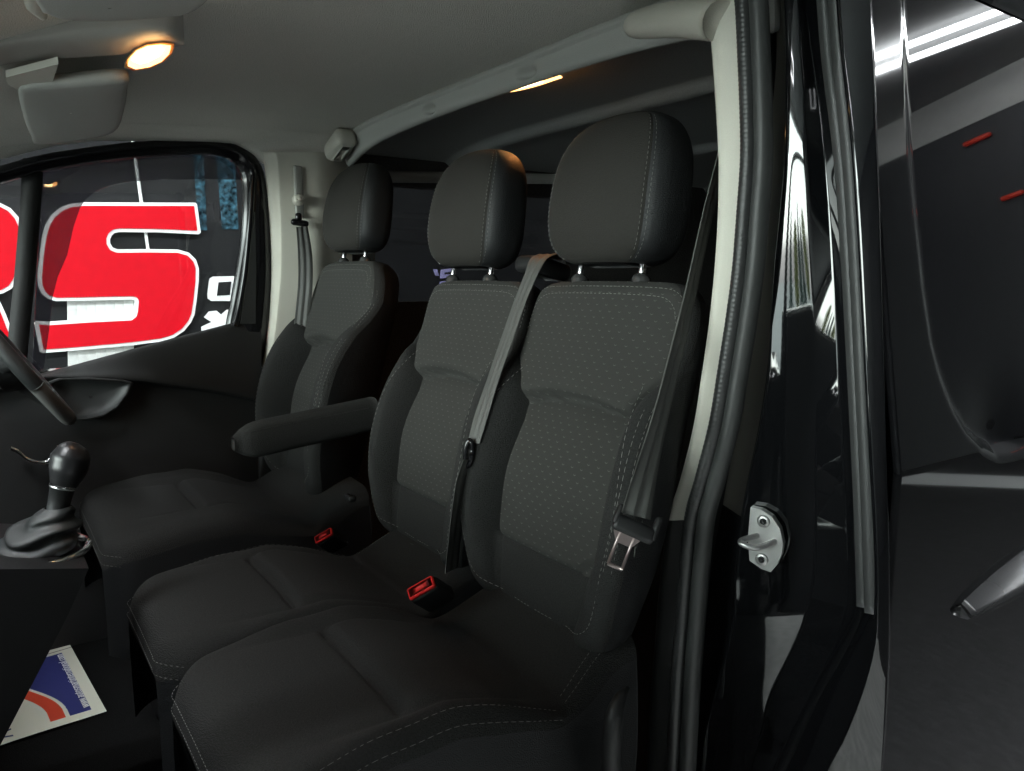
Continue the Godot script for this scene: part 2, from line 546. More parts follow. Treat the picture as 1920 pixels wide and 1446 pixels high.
func on_head(s: Dictionary, v: float, a: float, lift := 0.0) -> Vector3:
	var p := 2.0 / 3.4
	var cu := signf(cos(a)) * pow(absf(cos(a)), p)
	var cw := signf(sin(a)) * pow(absf(sin(a)), p)
	var hw: float = curve(H_HALF, v) * s.wide
	var dp := curve(H_DEEP, v)
	var w := -0.055 + cw * (dp + lift) + (0.012 * (1.0 - cu * cu) if cw > 0 else 0.0)
	# the face leans forward towards its top a little
	return s.o + Vector3.BACK * (cu * (hw + lift)) + s.v * v + s.n * (w + 0.010 * sin(v / 0.289 * PI))

func build_headrest(parent: Node3D, s: Dictionary) -> void:
	var rows := []; var faces := []; var sides := []
	var low := 0.030
	for i in 61:
		var t := i / 60.0
		var v := low + (0.289 - low) * (0.5 - 0.5 * cos(PI * t))
		var front := PackedVector3Array(); var rest := PackedVector3Array()
		for k in 37:
			var a := lerpf(HEAD_SEAM, PI - HEAD_SEAM, k / 36.0)
			front.append(on_head(s, v, a, -0.0022 * exp(-pow((a - HEAD_SEAM) / 0.05, 2.0)) - 0.0022 * exp(-pow((a - PI + HEAD_SEAM) / 0.05, 2.0))))
		for k in 41:
			var a := lerpf(PI - HEAD_SEAM, TAU + HEAD_SEAM, k / 40.0)
			rest.append(on_head(s, v, a, -0.0022 * exp(-pow((a - TAU - HEAD_SEAM) / 0.05, 2.0)) - 0.0022 * exp(-pow((a - PI + HEAD_SEAM) / 0.05, 2.0))))
		faces.append(front); sides.append(rest)
		var ring := front.duplicate(); ring.append_array(rest)
		rows.append(ring)
	var st := tool()
	grid(st, faces)
	var head := part("headrest", st, M.head_cloth, parent)
	st = tool()
	grid(st, sides)
	fan(st, rows[0], true); fan(st, rows[-1])
	part("headrest_back", st, M.seat_side, head)
	var th := tool()
	for a in [HEAD_SEAM + 0.075, HEAD_SEAM - 0.075, PI - HEAD_SEAM - 0.075, PI - HEAD_SEAM + 0.075]:
		var line := []
		for i in 15: line.append(on_head(s, lerpf(0.036, 0.276, i / 14.0), a, 0.0005))
		stitches(th, line, 0.0045, 0.0028, 0.00036)
	stuff("stitching", th, M.thread, head)
	for u in [-0.08, 0.08]:
		var post := tool()
		var foot: Vector3 = s.o + Vector3.BACK * u + s.n * -0.050
		tube(post, [foot + s.v * -0.03, foot + s.v * 0.05], 0.0065, 12)
		part("post", post, M.chrome, head)
		var guide := tool()
		tube(guide, [foot + s.v * -0.012, foot + s.v * 0.004, foot + s.v * 0.010, foot + s.v * 0.014, foot + s.v * 0.016], [0.017, 0.017, 0.015, 0.010, 0.006], 16)
		part("post_guide", guide, M.guide, head)

# ---------------------------------------------------------------- seat cushion: a loft along the fore-and-aft profile
func cushion_line(s: Dictionary) -> Array:
	var p := []
	for q in [[0.060, -0.27], [0.030, -0.16], [0.006, -0.085], [0.0, -0.048], [0.010, -0.020], [0.034, -0.005], [0.075, 0.003], [0.13, 0.005], [0.185, 0.004], [0.210, 0.003], [0.234, 0.003], [0.258, 0.004], [0.285, 0.004], [0.33, -0.008], [0.40, -0.031], [0.450, -0.046], [0.468, -0.048], [0.486, -0.042], [0.52, -0.022], [0.565, 0.002], [0.60, 0.015], [0.63, 0.018]]:
		p.append(Vector2(s.x + q[0] * s.long, s.y + q[1]))
	return p

func cushion_half(s: Dictionary, x: float) -> float:
	var d: float = x - s.x
	return s.half - 0.055 * pow(clampf(1.0 - d / 0.07, 0, 1), 2.2) - 0.03 * smoothstep(0.42, 0.6, d)

func on_cushion(s: Dictionary, p: Vector2, z: float, lift := 0.0) -> Vector3:
	var hw := cushion_half(s, p.x)
	var a := absf(z)
	var d: float = p.x - s.x
	var topness := smoothstep(-0.06, -0.01, p.y - s.y)
	var y: float = p.y + lift
	var r := 0.045
	var e := (hw - a) / r
	var roll: float = 0.0 if e >= 1 else r * (1.0 - sqrt(maxf(1.0 - pow(1.0 - e, 2.0), 0)))
	y -= roll * (0.35 + 0.65 * topness)
	# side bolsters stand over the seat panel
	var sw := 0.150
	var lengthways := smoothstep(0.06, 0.2, d) * (1.0 - smoothstep(0.36, 0.46, d))
	y += lengthways * 0.020 * smoothstep(sw, sw + 0.04, a) * (s.get("bolster", 1.0))
	y -= lengthways * 0.005 * exp(-pow((a - sw) / 0.006, 2.0))
	y += 0.010 * (1.0 - pow(a / hw, 2.0)) * topness
	# seam across the seat: the rear panel swells up behind it
	var inner := (1.0 - smoothstep(sw - 0.018, sw + 0.006, a)) * topness
	var q: float = d - 0.234 * s.long
	y -= inner * 0.014 * exp(-pow(q / 0.009, 2.0))
	y += inner * (0.008 * exp(-q / 0.07) * (1.0 - exp(-q / 0.012)) if q > 0 else -0.004 * exp(q / 0.05))
	return Vector3(p.x, y, s.z + z)

func build_cushion(parent: Node3D, s: Dictionary) -> Node3D:
	var st := tool()
	var rows := []
	var line := smooth(cushion_line(s), 6)
	var lefts := []; var rights := []
	for p in line:
		var hw := cushion_half(s, p.x)
		var low: float = s.y - 0.27
		var ring := PackedVector3Array(); var left := PackedVector3Array(); var right := PackedVector3Array()
		for k in 57:
			var q := lerpf(-1, 1, k / 56.0)
			q = signf(q) * (1.0 - pow(1.0 - absf(q), 1.35))
			ring.append(on_cushion(s, p, q * hw))
		for k in 7:
			left.append(Vector3(p.x, lerpf(low, ring[0].y, k / 6.0), s.z - hw - 0.006 * sin(k / 6.0 * PI)))
			right.append(Vector3(p.x, lerpf(ring[56].y, low, k / 6.0), s.z + hw + 0.006 * sin(k / 6.0 * PI)))
		rows.append(ring); lefts.append(left); rights.append(right)
	grid(st, rows)
	var c := part("cushion", st, M.cloth, parent)
	st = tool()
	grid(st, lefts); grid(st, rights)
	var rim := PackedVector3Array(lefts[-1]); rim.append_array(rows[-1]); rim.append_array(rights[-1])
	fan(st, rim)
	part("cushion_side", st, M.seat_side, c)
	var th := tool()
	for k in 2:
		var y := [-0.030, -0.052]
		var front := []
		for i in 17:
			var z: float = lerpf(-1, 1, i / 16.0) * (s.half - 0.012)
			var out: float = s.half - absf(z)
			# walk round the rounded front corner at an even height
			var x: float = s.x + 0.07 * (1.0 - pow(clampf((s.half - absf(z)) / 0.055, 0, 1), 1 / 2.2)) if out < 0.055 else s.x
			front.append(Vector3(x + 0.0005 - 0.002 * k, s.y + y[k] - 0.004 * absf(z) / s.half, s.z + z))
		if s.get("front_stitch", true): stitches(th, front, 0.0046, 0.003, 0.00034)
		var side := []
		for d in [0.10, 0.16, 0.22, 0.28, 0.34, 0.40, 0.46]:
			var near: float = s.get("near", 1.0)
			var h := cushion_half(s, s.x + d) - (0.016 if k == 0 else 0.003)
			var p := Vector2(s.x + d, profile_y(line, s.x + d))
			side.append(on_cushion(s, p, near * h, 0.001))
		if s.get("side_stitch", true): stitches(th, side, 0.0046, 0.003, 0.00034)
	for k in 2:
		if not s.get("side_stitch", true): continue
		var up := []
		for d in [0.480, 0.50, 0.52, 0.54, 0.56, 0.58]:
			var p := Vector2(s.x + d, profile_y(line, s.x + d))
			up.append(on_cushion(s, p, s.get("near", 1.0) * (cushion_half(s, p.x) - (0.030 if k == 0 else 0.018)), 0.0012))
		stitches(th, up, 0.0046, 0.003, 0.00034)
	stuff("stitching", th, M.thread, c)
	return c

func profile_y(line: Array, x: float) -> float:
	var best := -9.0
	for i in line.size() - 1:
		if (line[i].x - x) * (line[i + 1].x - x) <= 0:
			best = maxf(best, lerpf(line[i].y, line[i + 1].y, (x - line[i].x) / maxf(line[i + 1].x - line[i].x, 1e-5)))
	return best

# ---------------------------------------------------------------- the scene
func _ready() -> void:
	rng.seed = 7
	var yaw := deg_to_rad(35.0)
	var pitch := deg_to_rad(8.06)
	var flat := Vector3(sin(yaw), 0, -cos(yaw))
	rt = Vector3(cos(yaw), 0, sin(yaw))
	fw = flat * cos(pitch) + Vector3.DOWN * sin(pitch)
	uw = rt.cross(fw)
	var cam := Camera3D.new()
	cam.name = "camera"
	cam.fov = rad_to_deg(2.0 * atan(723.0 / FOCAL))
	cam.near = 0.02
	cam.far = 300.0
	add_child(cam)
	cam.position = EYE
	cam.basis = Basis(rt, uw, -fw)
	cam.current = true
	var env := Environment.new()
	env.background_mode = Environment.BG_SKY
	var sky := Sky.new()
	var sm := ProceduralSkyMaterial.new()
	sm.sky_top_color = Color(0.84, 0.91, 0.91)
	sm.sky_horizon_color = Color(0.92, 0.96, 0.93)
	sm.ground_bottom_color = Color(0.2, 0.2, 0.2)
	sm.ground_horizon_color = Color(0.5, 0.5, 0.5)
	sm.sun_angle_max = 0.0
	sky.sky_material = sm
	env.sky = sky
	env.background_energy_multiplier = 7.0
	env.tonemap_mode = Environment.TONE_MAPPER_LINEAR
	env.tonemap_exposure = 3.55
	env.sdfgi_enabled = true
	env.ssao_enabled = true
	env.ssil_enabled = true
	var we := WorldEnvironment.new()
	we.name = "environment"
	we.environment = env
	add_child(we)
	make_materials()
	led_frame(Rect2(6.64, -0.3, 0.30, 3.6), "white rectangular tube light on the ceiling before the rear wall", 1.2, -0.47)
	led_frame(Rect2(-7.2, -2.0, 1.0, 3.6), "white rectangular tube light on the ceiling before the roller doorway")
	led_frame(Rect2(-1.6, -3.9, 4.2, 0.7), "white rectangular tube light on the ceiling above the lettered wall", 9.0)
	led_frame(Rect2(-1.8, -0.95, 4.2, 0.5), "white rectangular tube light on the ceiling above the van's open side", 52.0)
	room()
	outdoors()
	wall_sign()
	van_shell()
	door_pillar()
	sliding_door()
	driver_door()
	passenger_door()
	seats()
	belts()
	controls()
	overhead()

# ---------------------------------------------------------------- showroom
const CEIL := 4.3

func led_frame(r: Rect2, label: String, glow := 4.5, turn := 0.0) -> void:
	var c := r.get_center()
	var t := thing("tube_light", label, "light", Vector3(c.x, CEIL - 0.09, c.y), "tube lights on the ceiling")
	var w := 0.024
	var bars := [[r.position.x, c.y, r.size.y, false], [r.end.x, c.y, r.size.y, false], [c.x, r.position.y, r.size.x - w, true], [c.x, r.end.y, r.size.x - w, true]]
	for b in bars:
		var st := tool()
		var size := Vector3(b[2], 0.05, w) if b[3] else Vector3(w, 0.05, b[2] + w)
		rbox(st, Vector3(b[0], CEIL - 0.06, b[1]), size, 0.012)
		part("light_tube", st, M.led, t)
		var a := AreaLight3D.new()
		a.name = "tube_glow"
		a.area_size = Vector2(size.x, size.z)
		a.area_normalize_energy = false
		a.light_energy = glow
		a.light_color = Color(0.97, 0.99, 1.0)
		a.shadow_enabled = true
		a.area_range = 20.0
		t.add_child(a, true)
		a.position = Vector3(b[0], CEIL - 0.089, b[1]) - t.position
		a.rotation.x = -PI / 2
	for x in [r.position.x, r.end.x]:
		for z in [r.position.y + 0.2, r.end.y - 0.2]:
			var hang := tool()
			tube(hang, [Vector3(x, CEIL - 0.04, z), Vector3(x, CEIL + 0.01, z)], 0.008, 6)
			part("bracket", hang, M.steel, t)
	t.rotation.y = turn

func room() -> void:
	var st := tool()
	box(st, Vector3(-9.2, -0.2, -4.6), Vector3(8.5, 0, 6.2))
	structure("floor", st, M.room_floor)
	st = tool()
	box(st, Vector3(-9.2, 0.0, -4.35), Vector3(1.2, 0.006, 2.0))
	structure("entrance_apron", st, M.apron)
	st = tool()
	box(st, Vector3(-9.2, CEIL, -4.6), Vector3(8.5, CEIL + 0.2, 6.2))
	structure("ceiling", st, M.ceiling)
	st = tool()
	box(st, Vector3(8.2, 0, -4.35), Vector3(8.5, 3.92, 6.0))
	structure("wall_rear", st, M.room_dark)
	st = tool()
	box(st, Vector3(8.19, 3.92, -4.35), Vector3(8.5, CEIL, 6.0))
	structure("wall_rear_frieze", st, M.room_light)
	st = tool()
	box(st, Vector3(-9.0, 0, 6.0), Vector3(8.5, CEIL, 6.2))
	structure("wall_side", st, M.room_dark)
	st = tool()
	box(st, Vector3(-9.0, 0, -4.6), Vector3(8.5, CEIL, -4.35))
	structure("wall_lettered", st, M.room_dark)
	# front wall round the tall roller doorway
	st = tool()
	box(st, Vector3(-9.2, 0, -4.6), Vector3(-9.0, CEIL, -3.8))
	box(st, Vector3(-9.2, 0, 5.0), Vector3(-9.0, CEIL, 6.2))
	box(st, Vector3(-9.2, 4.12, -3.8), Vector3(-9.0, CEIL, 5.0))
	structure("wall_front", st, M.room_light)
	# painted bay line on the floor
	st = tool()
	var a := Vector3(5.35, 0.004, 1.9); var b := Vector3(7.4, 0.004, -0.1)
	var n := Vector3(0.25, 0, 0.25)
	prism(st, [a, b, b + n, a + n], Vector3(0, 0.002, 0))
	var line := part("bay_line", st, M.sign_white, self)
	line.set_meta("kind", "structure")
	for q in [[3.74, 2.05, 0.26], [3.09, 1.88, 0.20], [3.05, 1.60, 0.24], [3.66, 1.5, 0.22]]:
		st = tool()
		rbox(st, Vector3(8.16, q[0], q[1]), Vector3(0.05, 0.045, q[2]), 0.02)
		var m := part(numbered("lamp_bar"), st, lamp_red(), self)
		m.set_meta("label", "short red glowing lamp bar high on the dark rear wall")
		m.set_meta("category", "lamp")
		m.set_meta("group", "red lamp bars on the rear wall")

func lamp_red() -> StandardMaterial3D:
	if not M.has("red_lamp"):
		M.red_lamp = mat(Color(0.6, 0.05, 0.02), 0.4)
		M.red_lamp.emission_enabled = true
		M.red_lamp.emission = Color(1.0, 0.16, 0.06)
		M.red_lamp.emission_energy_multiplier = 0.08
	return M.red_lamp

func outdoors() -> void:
	var st := tool()
	box(st, Vector3(-90, -0.25, -60), Vector3(-9.2, -0.01, 60))
	structure("ground", st, M.asphalt)
	for q in [[-24, 7.2, 2.9, 1], [-25, 8.6, 2.4, 1], [-24, 5.9, 2.3, 0], [-26, 10.5, 2.8, 0], [-25, 4.2, 2.7, 1]]:
		tree(Vector3(q[0], -0.01, q[1]), q[2], q[3])

func tree(at: Vector3, tall: float, conifer: int) -> void:
	var t := thing("conifer_tree" if conifer else "leafy_tree", "dark green pointed conifer standing outside the roller doorway" if conifer else "yellow green rounded tree standing outside the roller doorway", "tree", at, "conifers outside the doorway" if conifer else "leafy trees outside the doorway")
	var st := tool()
	tube(st, [at + Vector3(0, -0.05, 0), at + Vector3(0.03, tall * 0.5, 0), at + Vector3(0, tall * 0.95, 0)], [0.12, 0.08, 0.01], 8)
	part("trunk", st, M.bark, t)
	st = tool()
	st.set_smooth_group(-1)
	for i in 1800:
		var h := rng.randf_range(0.12, 1.0)
		var r: float = (1.0 - h) * tall * 0.24 + 0.05 if conifer else sqrt(maxf(0.02, 1.0 - pow((h - 0.6) / 0.42, 2.0))) * tall * 0.32
		if not conifer and h < 0.25: continue
		var a := rng.randf() * TAU
		r *= sqrt(rng.randf()) * (0.85 + 0.3 * sin(a * 5.0 + h * 17.0))
		var p := at + Vector3(cos(a) * r, h * tall, sin(a) * r)
		var d := Vector3(rng.randfn(), rng.randfn() - 0.3, rng.randfn()).normalized() * 0.14
		var e := Vector3(rng.randfn(), rng.randfn(), rng.randfn()).normalized() * 0.09
		tri(st, p - e, p + d, p + e)
	part("crown", st, M.needles if conifer else M.leaves, t)

# lettered wall seen through the driver's window: outlines are read off the photograph and laid on the wall
const WALL_Z := -4.35

func zoomed(list: Array, z: float) -> Array:
	var out := []
	for q in list: out.append(at_z(q[0] / 3.2857, 260.0 + q[1] / 3.2857, z))
	return out

func letter(parent: Node3D, called: String, outline: Array, red: Material, rim: float) -> void:
	var poly := PackedVector2Array()
	for p in outline: poly.append(Vector2(p.x, p.y))
	var grown: Array = Geometry2D.offset_polygon(poly, rim / 2, Geometry2D.JOIN_ROUND)
	var shrunk: Array = Geometry2D.offset_polygon(poly, -rim / 2, Geometry2D.JOIN_ROUND)
	var st := tool()
	var back := []
	for p in grown[0]: back.append(Vector3(p.x, p.y, WALL_Z + 0.03))
	prism(st, back, Vector3(0, 0, 0.03))
	var l := part(called, st, M.sign_white, parent)
	st = tool()
	var face := []
	for p in shrunk[0]: face.append(Vector3(p.x, p.y, WALL_Z + 0.061))
	prism(st, face, Vector3(0, 0, 0.004))
	part("letter_face", st, red, l)

func wall_sign() -> void:
	var t := thing("wall_lettering", "huge red letters with white outlines on a glossy black board beyond driver's window", "sign", Vector3(0.3, 1.5, WALL_Z))
	var st := tool()
	box(st, Vector3(-3.2, 0.9, WALL_Z + 0.002), Vector3(4.4, 2.9, WALL_Z + 0.02))
	part("board", st, M.sign_black, t)
	var s := zoomed([[1195, 408], [510, 406], [430, 416], [375, 437], [325, 478], [290, 535], [272, 600], [262, 660], [250, 760], [242, 850], [246, 905], [265, 948], [300, 978], [345, 990], [560, 986], [800, 980], [828, 984], [838, 1000], [832, 1060], [824, 1090], [800, 1108], [560, 1120], [300, 1137], [222, 1134], [240, 1230], [255, 1308], [560, 1284], [800, 1262], [985, 1238], [1060, 1215], [1120, 1175], [1160, 1125], [1180, 1080], [1192, 1000], [1205, 880], [1206, 800], [1190, 752], [1150, 712], [1085, 694], [900, 692], [715, 694], [680, 680], [662, 650], [660, 622], [672, 592], [695, 572], [730, 566], [950, 568], [1218, 580], [1205, 480]], 0.0 + WALL_Z + 0.03)
	letter(t, "letter_s", s, M.sign_red, 0.017)
	var r := zoomed([[-420, 396], [-60, 400], [0, 412], [55, 440], [100, 490], [124, 545], [126, 610], [118, 700], [108, 790], [94, 865], [60, 915], [10, 942], [-40, 952], [20, 1080], [72, 1215], [110, 1330], [-60, 1345], [-180, 980], [-300, 980], [-300, 1350], [-420, 1350]], WALL_Z + 0.03)
	letter(t, "letter_r", r, M.sign_red, 0.017)
	# small white capitals running up beside the big letters
	for q in [[[1290, 862], [1310, 850], [1440, 848], [1455, 865], [1452, 985], [1430, 1000], [1300, 1000], [1278, 985], [1275, 960], [1285, 880]], [[1255, 1100], [1285, 1065], [1330, 1060], [1360, 1085], [1395, 1055], [1450, 1055], [1440, 1180], [1240, 1185], [1238, 1160], [1300, 1130]]]:
		st = tool()
		prism(st, zoomed(q, WALL_Z + 0.022), Vector3(0, 0, 0.012))
		part("small_capital", st, M.sign_white, t)
	st = tool()
	prism(st, zoomed([[1345, 885], [1425, 880], [1415, 962], [1335, 968]], WALL_Z + 0.035), Vector3(0, 0, 0.003))
	part("capital_counter", st, M.sign_black, t)
	# small bluish characters further along, seen past the headrests
	for q in [[[812, 505], [818, 505], [822, 517], [816, 517]], [[826, 506], [848, 503], [848, 509], [832, 511], [832, 515], [846, 514], [845, 532], [824, 534], [824, 528], [838, 527], [838, 521], [825, 522]], [[818, 540], [836, 538], [836, 544], [818, 546]]]:
		var pts := []
		for p in q: pts.append(at_z(p[0], p[1], WALL_Z + 0.022))
		st = tool()
		prism(st, pts, Vector3(0, 0, 0.01))
		part("blue_character", st, M.sign_blue, t)
	# pale ribbed panel low behind the letter
	var p := thing("ribbed_panel", "pale ribbed panel low on the lettered wall behind the red letter", "panel", at_z(190, 640, WALL_Z))
	for i in 7:
		st = tool()
		var x0 := 132.0 + i * 17.5
		var top := at_z(x0, 560, WALL_Z + 0.024); var bot := at_z(x0 + 9, 705, WALL_Z + 0.024)
		rbox(st, (top + bot) / 2, Vector3(0.046, absf(top.y - bot.y), 0.012), 0.005, Basis(Vector3.BACK, -0.06))
		part("rib", st, M.white_board, p)
	# slim bare tube light standing on the wall, and strips of blue film
	st = tool()
	tube(st, [at_z(247, 250, WALL_Z + 0.028), at_z(279, 480, WALL_Z + 0.028)], 0.008, 8)
	var bar := part("tube_light", st, M.led_thin, self) if M.has("led_thin") else part(numbered("wall_tube"), st, M.sign_white, self)
	bar.set_meta("label", "thin white upright rod crossing the black wall board above the red letter")
	bar.set_meta("category", "rod")
	for q in [[360, 388, 270, 432], [404, 447, 282, 430]]:
		st = tool()
		var pts := [at_z(q[0], q[2], WALL_Z + 0.021), at_z(q[1] - 8, q[2], WALL_Z + 0.021), at_z(q[1], q[3], WALL_Z + 0.021), at_z(q[0] + 12, q[3], WALL_Z + 0.021)]
		prism(st, pts, Vector3(0, 0, 0.004))
		var f := part(numbered("blue_film_strip"), st, M.blue_film, self)
		f.set_meta("label", "upright strip of mottled blue film on the black wall board")
		f.set_meta("category", "film")
		f.set_meta("group", "blue film strips on the wall board")

# ---------------------------------------------------------------- van: floor, roof, trims
const ZC := -1.545
var body: Node3D

func roof(x: float, z: float) -> float:
	var y := curve([[-0.5, 1.68], [-0.35, 1.745], [-0.2, 1.80], [0.0, 1.868], [0.25, 1.925], [0.5, 1.95], [0.8, 1.965], [1.0, 1.968], [1.2, 1.968]], x)
	return y - 0.060 * pow(absf((z - ZC) / 0.90), 7.0)

func van_shell() -> void:
	body = thing("van_body", "glossy black van body with cream lined cab roof and open passenger doorway", "van", Vector3(0.4, 0.0, ZC))
	var st := tool()
	box(st, Vector3(-0.75, 0.40, -2.44), Vector3(3.3, 0.455, -0.56))
	part("floor_pan", st, M.carpet, body)
	# headlining
	st = tool()
	var rows := []; var over := []
	for i in 57:
		var x := lerpf(-0.06, 0.992, i / 56.0)
		var r := PackedVector3Array(); var o := PackedVector3Array()
		for k in 57:
			var z := lerpf(-2.432, -0.70, k / 56.0)
			r.append(Vector3(x, roof(x, z), z)); o.append(Vector3(x, roof(x, z) + 0.05, z))
		rows.append(r); over.append(o)
	grid(st, rows)
	part("headlining", st, M.headlining, body)
	st = tool()
	rows = []
	for i in 57:
		var x := lerpf(-0.07, 3.35, i / 56.0)
		var r := PackedVector3Array()
		for k in 41:
			var z := lerpf(-2.52, -0.59, k / 40.0)
			r.append(Vector3(x, minf(roof(minf(x, 1.1), z) + 0.07, 2.04), z))
		rows.append(r)
	grid(st, rows)
	part("roof_skin", st, M.paint, body)
	# trim across the rear edge of the headlining, with two oval dimples
	st = tool()
	rows = []
	for i in 241:
		var z := lerpf(-2.36, -0.74, i / 240.0)
		var c := roof(1.0, z) - 0.002
		var arch := 0.030 * pow(absf((z - ZC) / 0.82), 2.6)
		var r := PackedVector3Array()
		for q in [[1.02, 0.010], [0.998, 0.008], [0.986, 0.003], [0.982, -0.004], [0.984, -0.011], [0.991, -0.013], [0.992, -0.017], [0.993, -0.020], [0.9945, -0.0235], [0.9955, -0.0265], [0.9965, -0.030], [0.998, -0.0335], [0.999, -0.0365], [1.001, -0.040], [1.003, -0.044], [1.009, -0.049], [1.018, -0.050], [1.032, -0.042], [1.055, -0.020]]:
			var p := Vector3(q[0], c + q[1] - arch * smoothstep(-0.013, -0.05, q[1]), z)
			if q[1] < -0.012:
				for d in [[-1.375, 0.030], [-1.80, 0.026]]:
					var e: float = pow((z - d[0]) / d[1], 2.0) + pow((q[1] + 0.030) / 0.0095, 2.0)
					p.x += 0.022 * exp(-pow(e, 2.0))
			r.append(p)
		rows.append(r)
	grid(st, rows)
	part("header_trim", st, M.header, body)
	# covers at both ends of that trim
	st = tool()
	tube(st, smooth([at_x(1180, 52, 0.965), at_x(1200, 45, 0.95), at_x(1250, 38, 0.935), at_x(1300, 36, 0.92), at_x(1350, 40, 0.90)], 4), [0.006, 0.014, 0.018, 0.021, 0.023, 0.024, 0.025, 0.026, 0.026, 0.027, 0.027, 0.027, 0.028, 0.028, 0.028, 0.028, 0.028], 16)
	part("belt_cover", st, M.cream, body)
	st = tool()
	rbox(st, at_x(638, 272, 0.96), Vector3(0.07, 0.060, 0.13), 0.022, Basis(Vector3.RIGHT, -0.35))
	part("belt_cover", st, M.cream, body)
	# cargo space behind
	st = tool()
	rows = []
	for i in 181:
		var x := lerpf(1.03, 3.3, i / 180.0)
		var y := 1.962
		for c in [1.47, 2.15, 2.85]: y -= 0.024 * exp(-pow((x - c) / 0.038, 4.0))
		var r := PackedVector3Array()
		for k in 21:
			var z := lerpf(-2.47, -0.62, k / 20.0)
			r.append(Vector3(x, y - 0.05 * pow(absf((z - ZC) / 0.92), 6.0), z))
		rows.append(r)
	grid(st, rows)
	part("cargo_roof", st, M.cargo_rib, body)
	st = tool()
	var w0 := at_z(700, 345, -2.45); var w1 := at_z(1060, 560, -2.45)
	box(st, Vector3(1.0, 0.355, -2.50), Vector3(3.3, w1.y, -2.45))
	box(st, Vector3(1.0, w0.y, -2.50), Vector3(3.3, 1.962, -2.45))
	box(st, Vector3(1.0, w1.y, -2.50), Vector3(w0.x, w0.y, -2.45))
	box(st, Vector3(w1.x, w1.y, -2.50), Vector3(3.3, w0.y, -2.45))
	part("cargo_side", st, M.cargo, body)
	st = tool()
	box(st, Vector3(w0.x, w1.y, -2.485), Vector3(w1.x, w0.y, -2.478))
	part("cargo_window", st, M.privacy, body)
	st = tool()
	var ra := at_z(690, 331, -2.43); var rb := at_z(1060, 336, -2.43)
	tube(st, [ra, rb], 0.020, 10)
	part("side_rail", st, M.header, body)
	st = tool()
	box(st, Vector3(3.28, 0.355, -2.45), Vector3(3.33, 1.962, -0.62))
	part("rear_bulkhead", st, M.cargo, body)
	for y in [1.72, 1.80, 1.88]:
		st = tool()
		tube(st, [Vector3(1.25, y, -0.70), Vector3(3.2, y, -0.70)], 0.014, 8)
		part("side_rail", st, M.header, body)
	# far door post lined in cream
	st = tool()
	rows = []
	var tab := [[285, 484, 508, 600], [300, 494, 517, 602], [380, 502, 522, 604], [412, 505, 524, 604], [500, 508, 525, 604], [580, 505, 519, 604], [640, 499, 512, 604], [690, 490, 505, 604], [760, 482, 497, 604], [900, 470, 486, 604]]
	for q in tab:
		var r := PackedVector3Array()
		var a := at_z(q[1], q[0], -2.450); var b := at_z(q[1] + 3, q[0], -2.425); var c := at_z(q[2], q[0], -2.400); var c2 := at_z(q[2] + 7, q[0], -2.395)
		var d := at_z(q[3], q[0], -2.375)
		d.x = minf(d.x, 1.02)
		for p in smooth([a, b, c, c2, c2.lerp(d, 0.5), d, d + Vector3(0.12, 0, -0.04)], 3): r.append(p)
		rows.append(r)
	var fine := []
	for i in rows.size() - 1:
		for k in 4:
			var r := PackedVector3Array()
			for j in rows[i].size():
				r.append((rows[i][j] as Vector3).cubic_interpolate(rows[i + 1][j], rows[max(i - 1, 0)][j], rows[min(i + 2, rows.size() - 1)][j], k / 4.0))
			fine.append(r)
	fine.append(rows[-1])
	var up := []; var dn := []
	for r in fine:
		if r[3].y > at_z(500, 705, -2.4).y: up.append(r)
		else:
			if dn.is_empty(): dn.append(up[-1])
			dn.append(r)
	grid(st, up)
	part("far_post_trim", st, M.cream, body)
	st = tool()
	grid(st, dn)
	part("far_post_lower_trim", st, M.trim_black, body)
	# dashboard and windscreen surround ahead of the picture
	st = tool()
	var deck := []
	for q in [[-0.10, 0.55], [-0.07, 0.80], [-0.10, 1.02], [-0.16, 1.13], [-0.26, 1.18], [-0.75, 1.20], [-1.15, 1.18], [-1.2, 0.4], [-0.4, 0.36]]: deck.append(Vector3(q[0], q[1], -2.42))
	prism(st, deck, Vector3(0, 0, 1.68))
	part("dashboard", st, M.trim_black, body)
	for z in [-2.44, -0.76]:
		st = tool()
		tube(st, [Vector3(-1.15, 1.12, z), Vector3(-0.6, 1.50, z - 0.02 * signf(z - ZC)), Vector3(-0.05, 1.80, z - 0.05 * signf(z - ZC))], 0.040, 10)
		part("windscreen_post", st, M.cream, body)
	st = tool()
	box(st, Vector3(-2.0, 0.35, -2.35), Vector3(-1.2, 1.08, -0.70))
	part("bonnet", st, M.paint, body)
	st = tool()
	rbox(st, Vector3(-0.98, 0.78, -0.625), Vector3(1.36, 0.78, 0.17), 0.04)
	part("front_wing", st, M.paint, body)

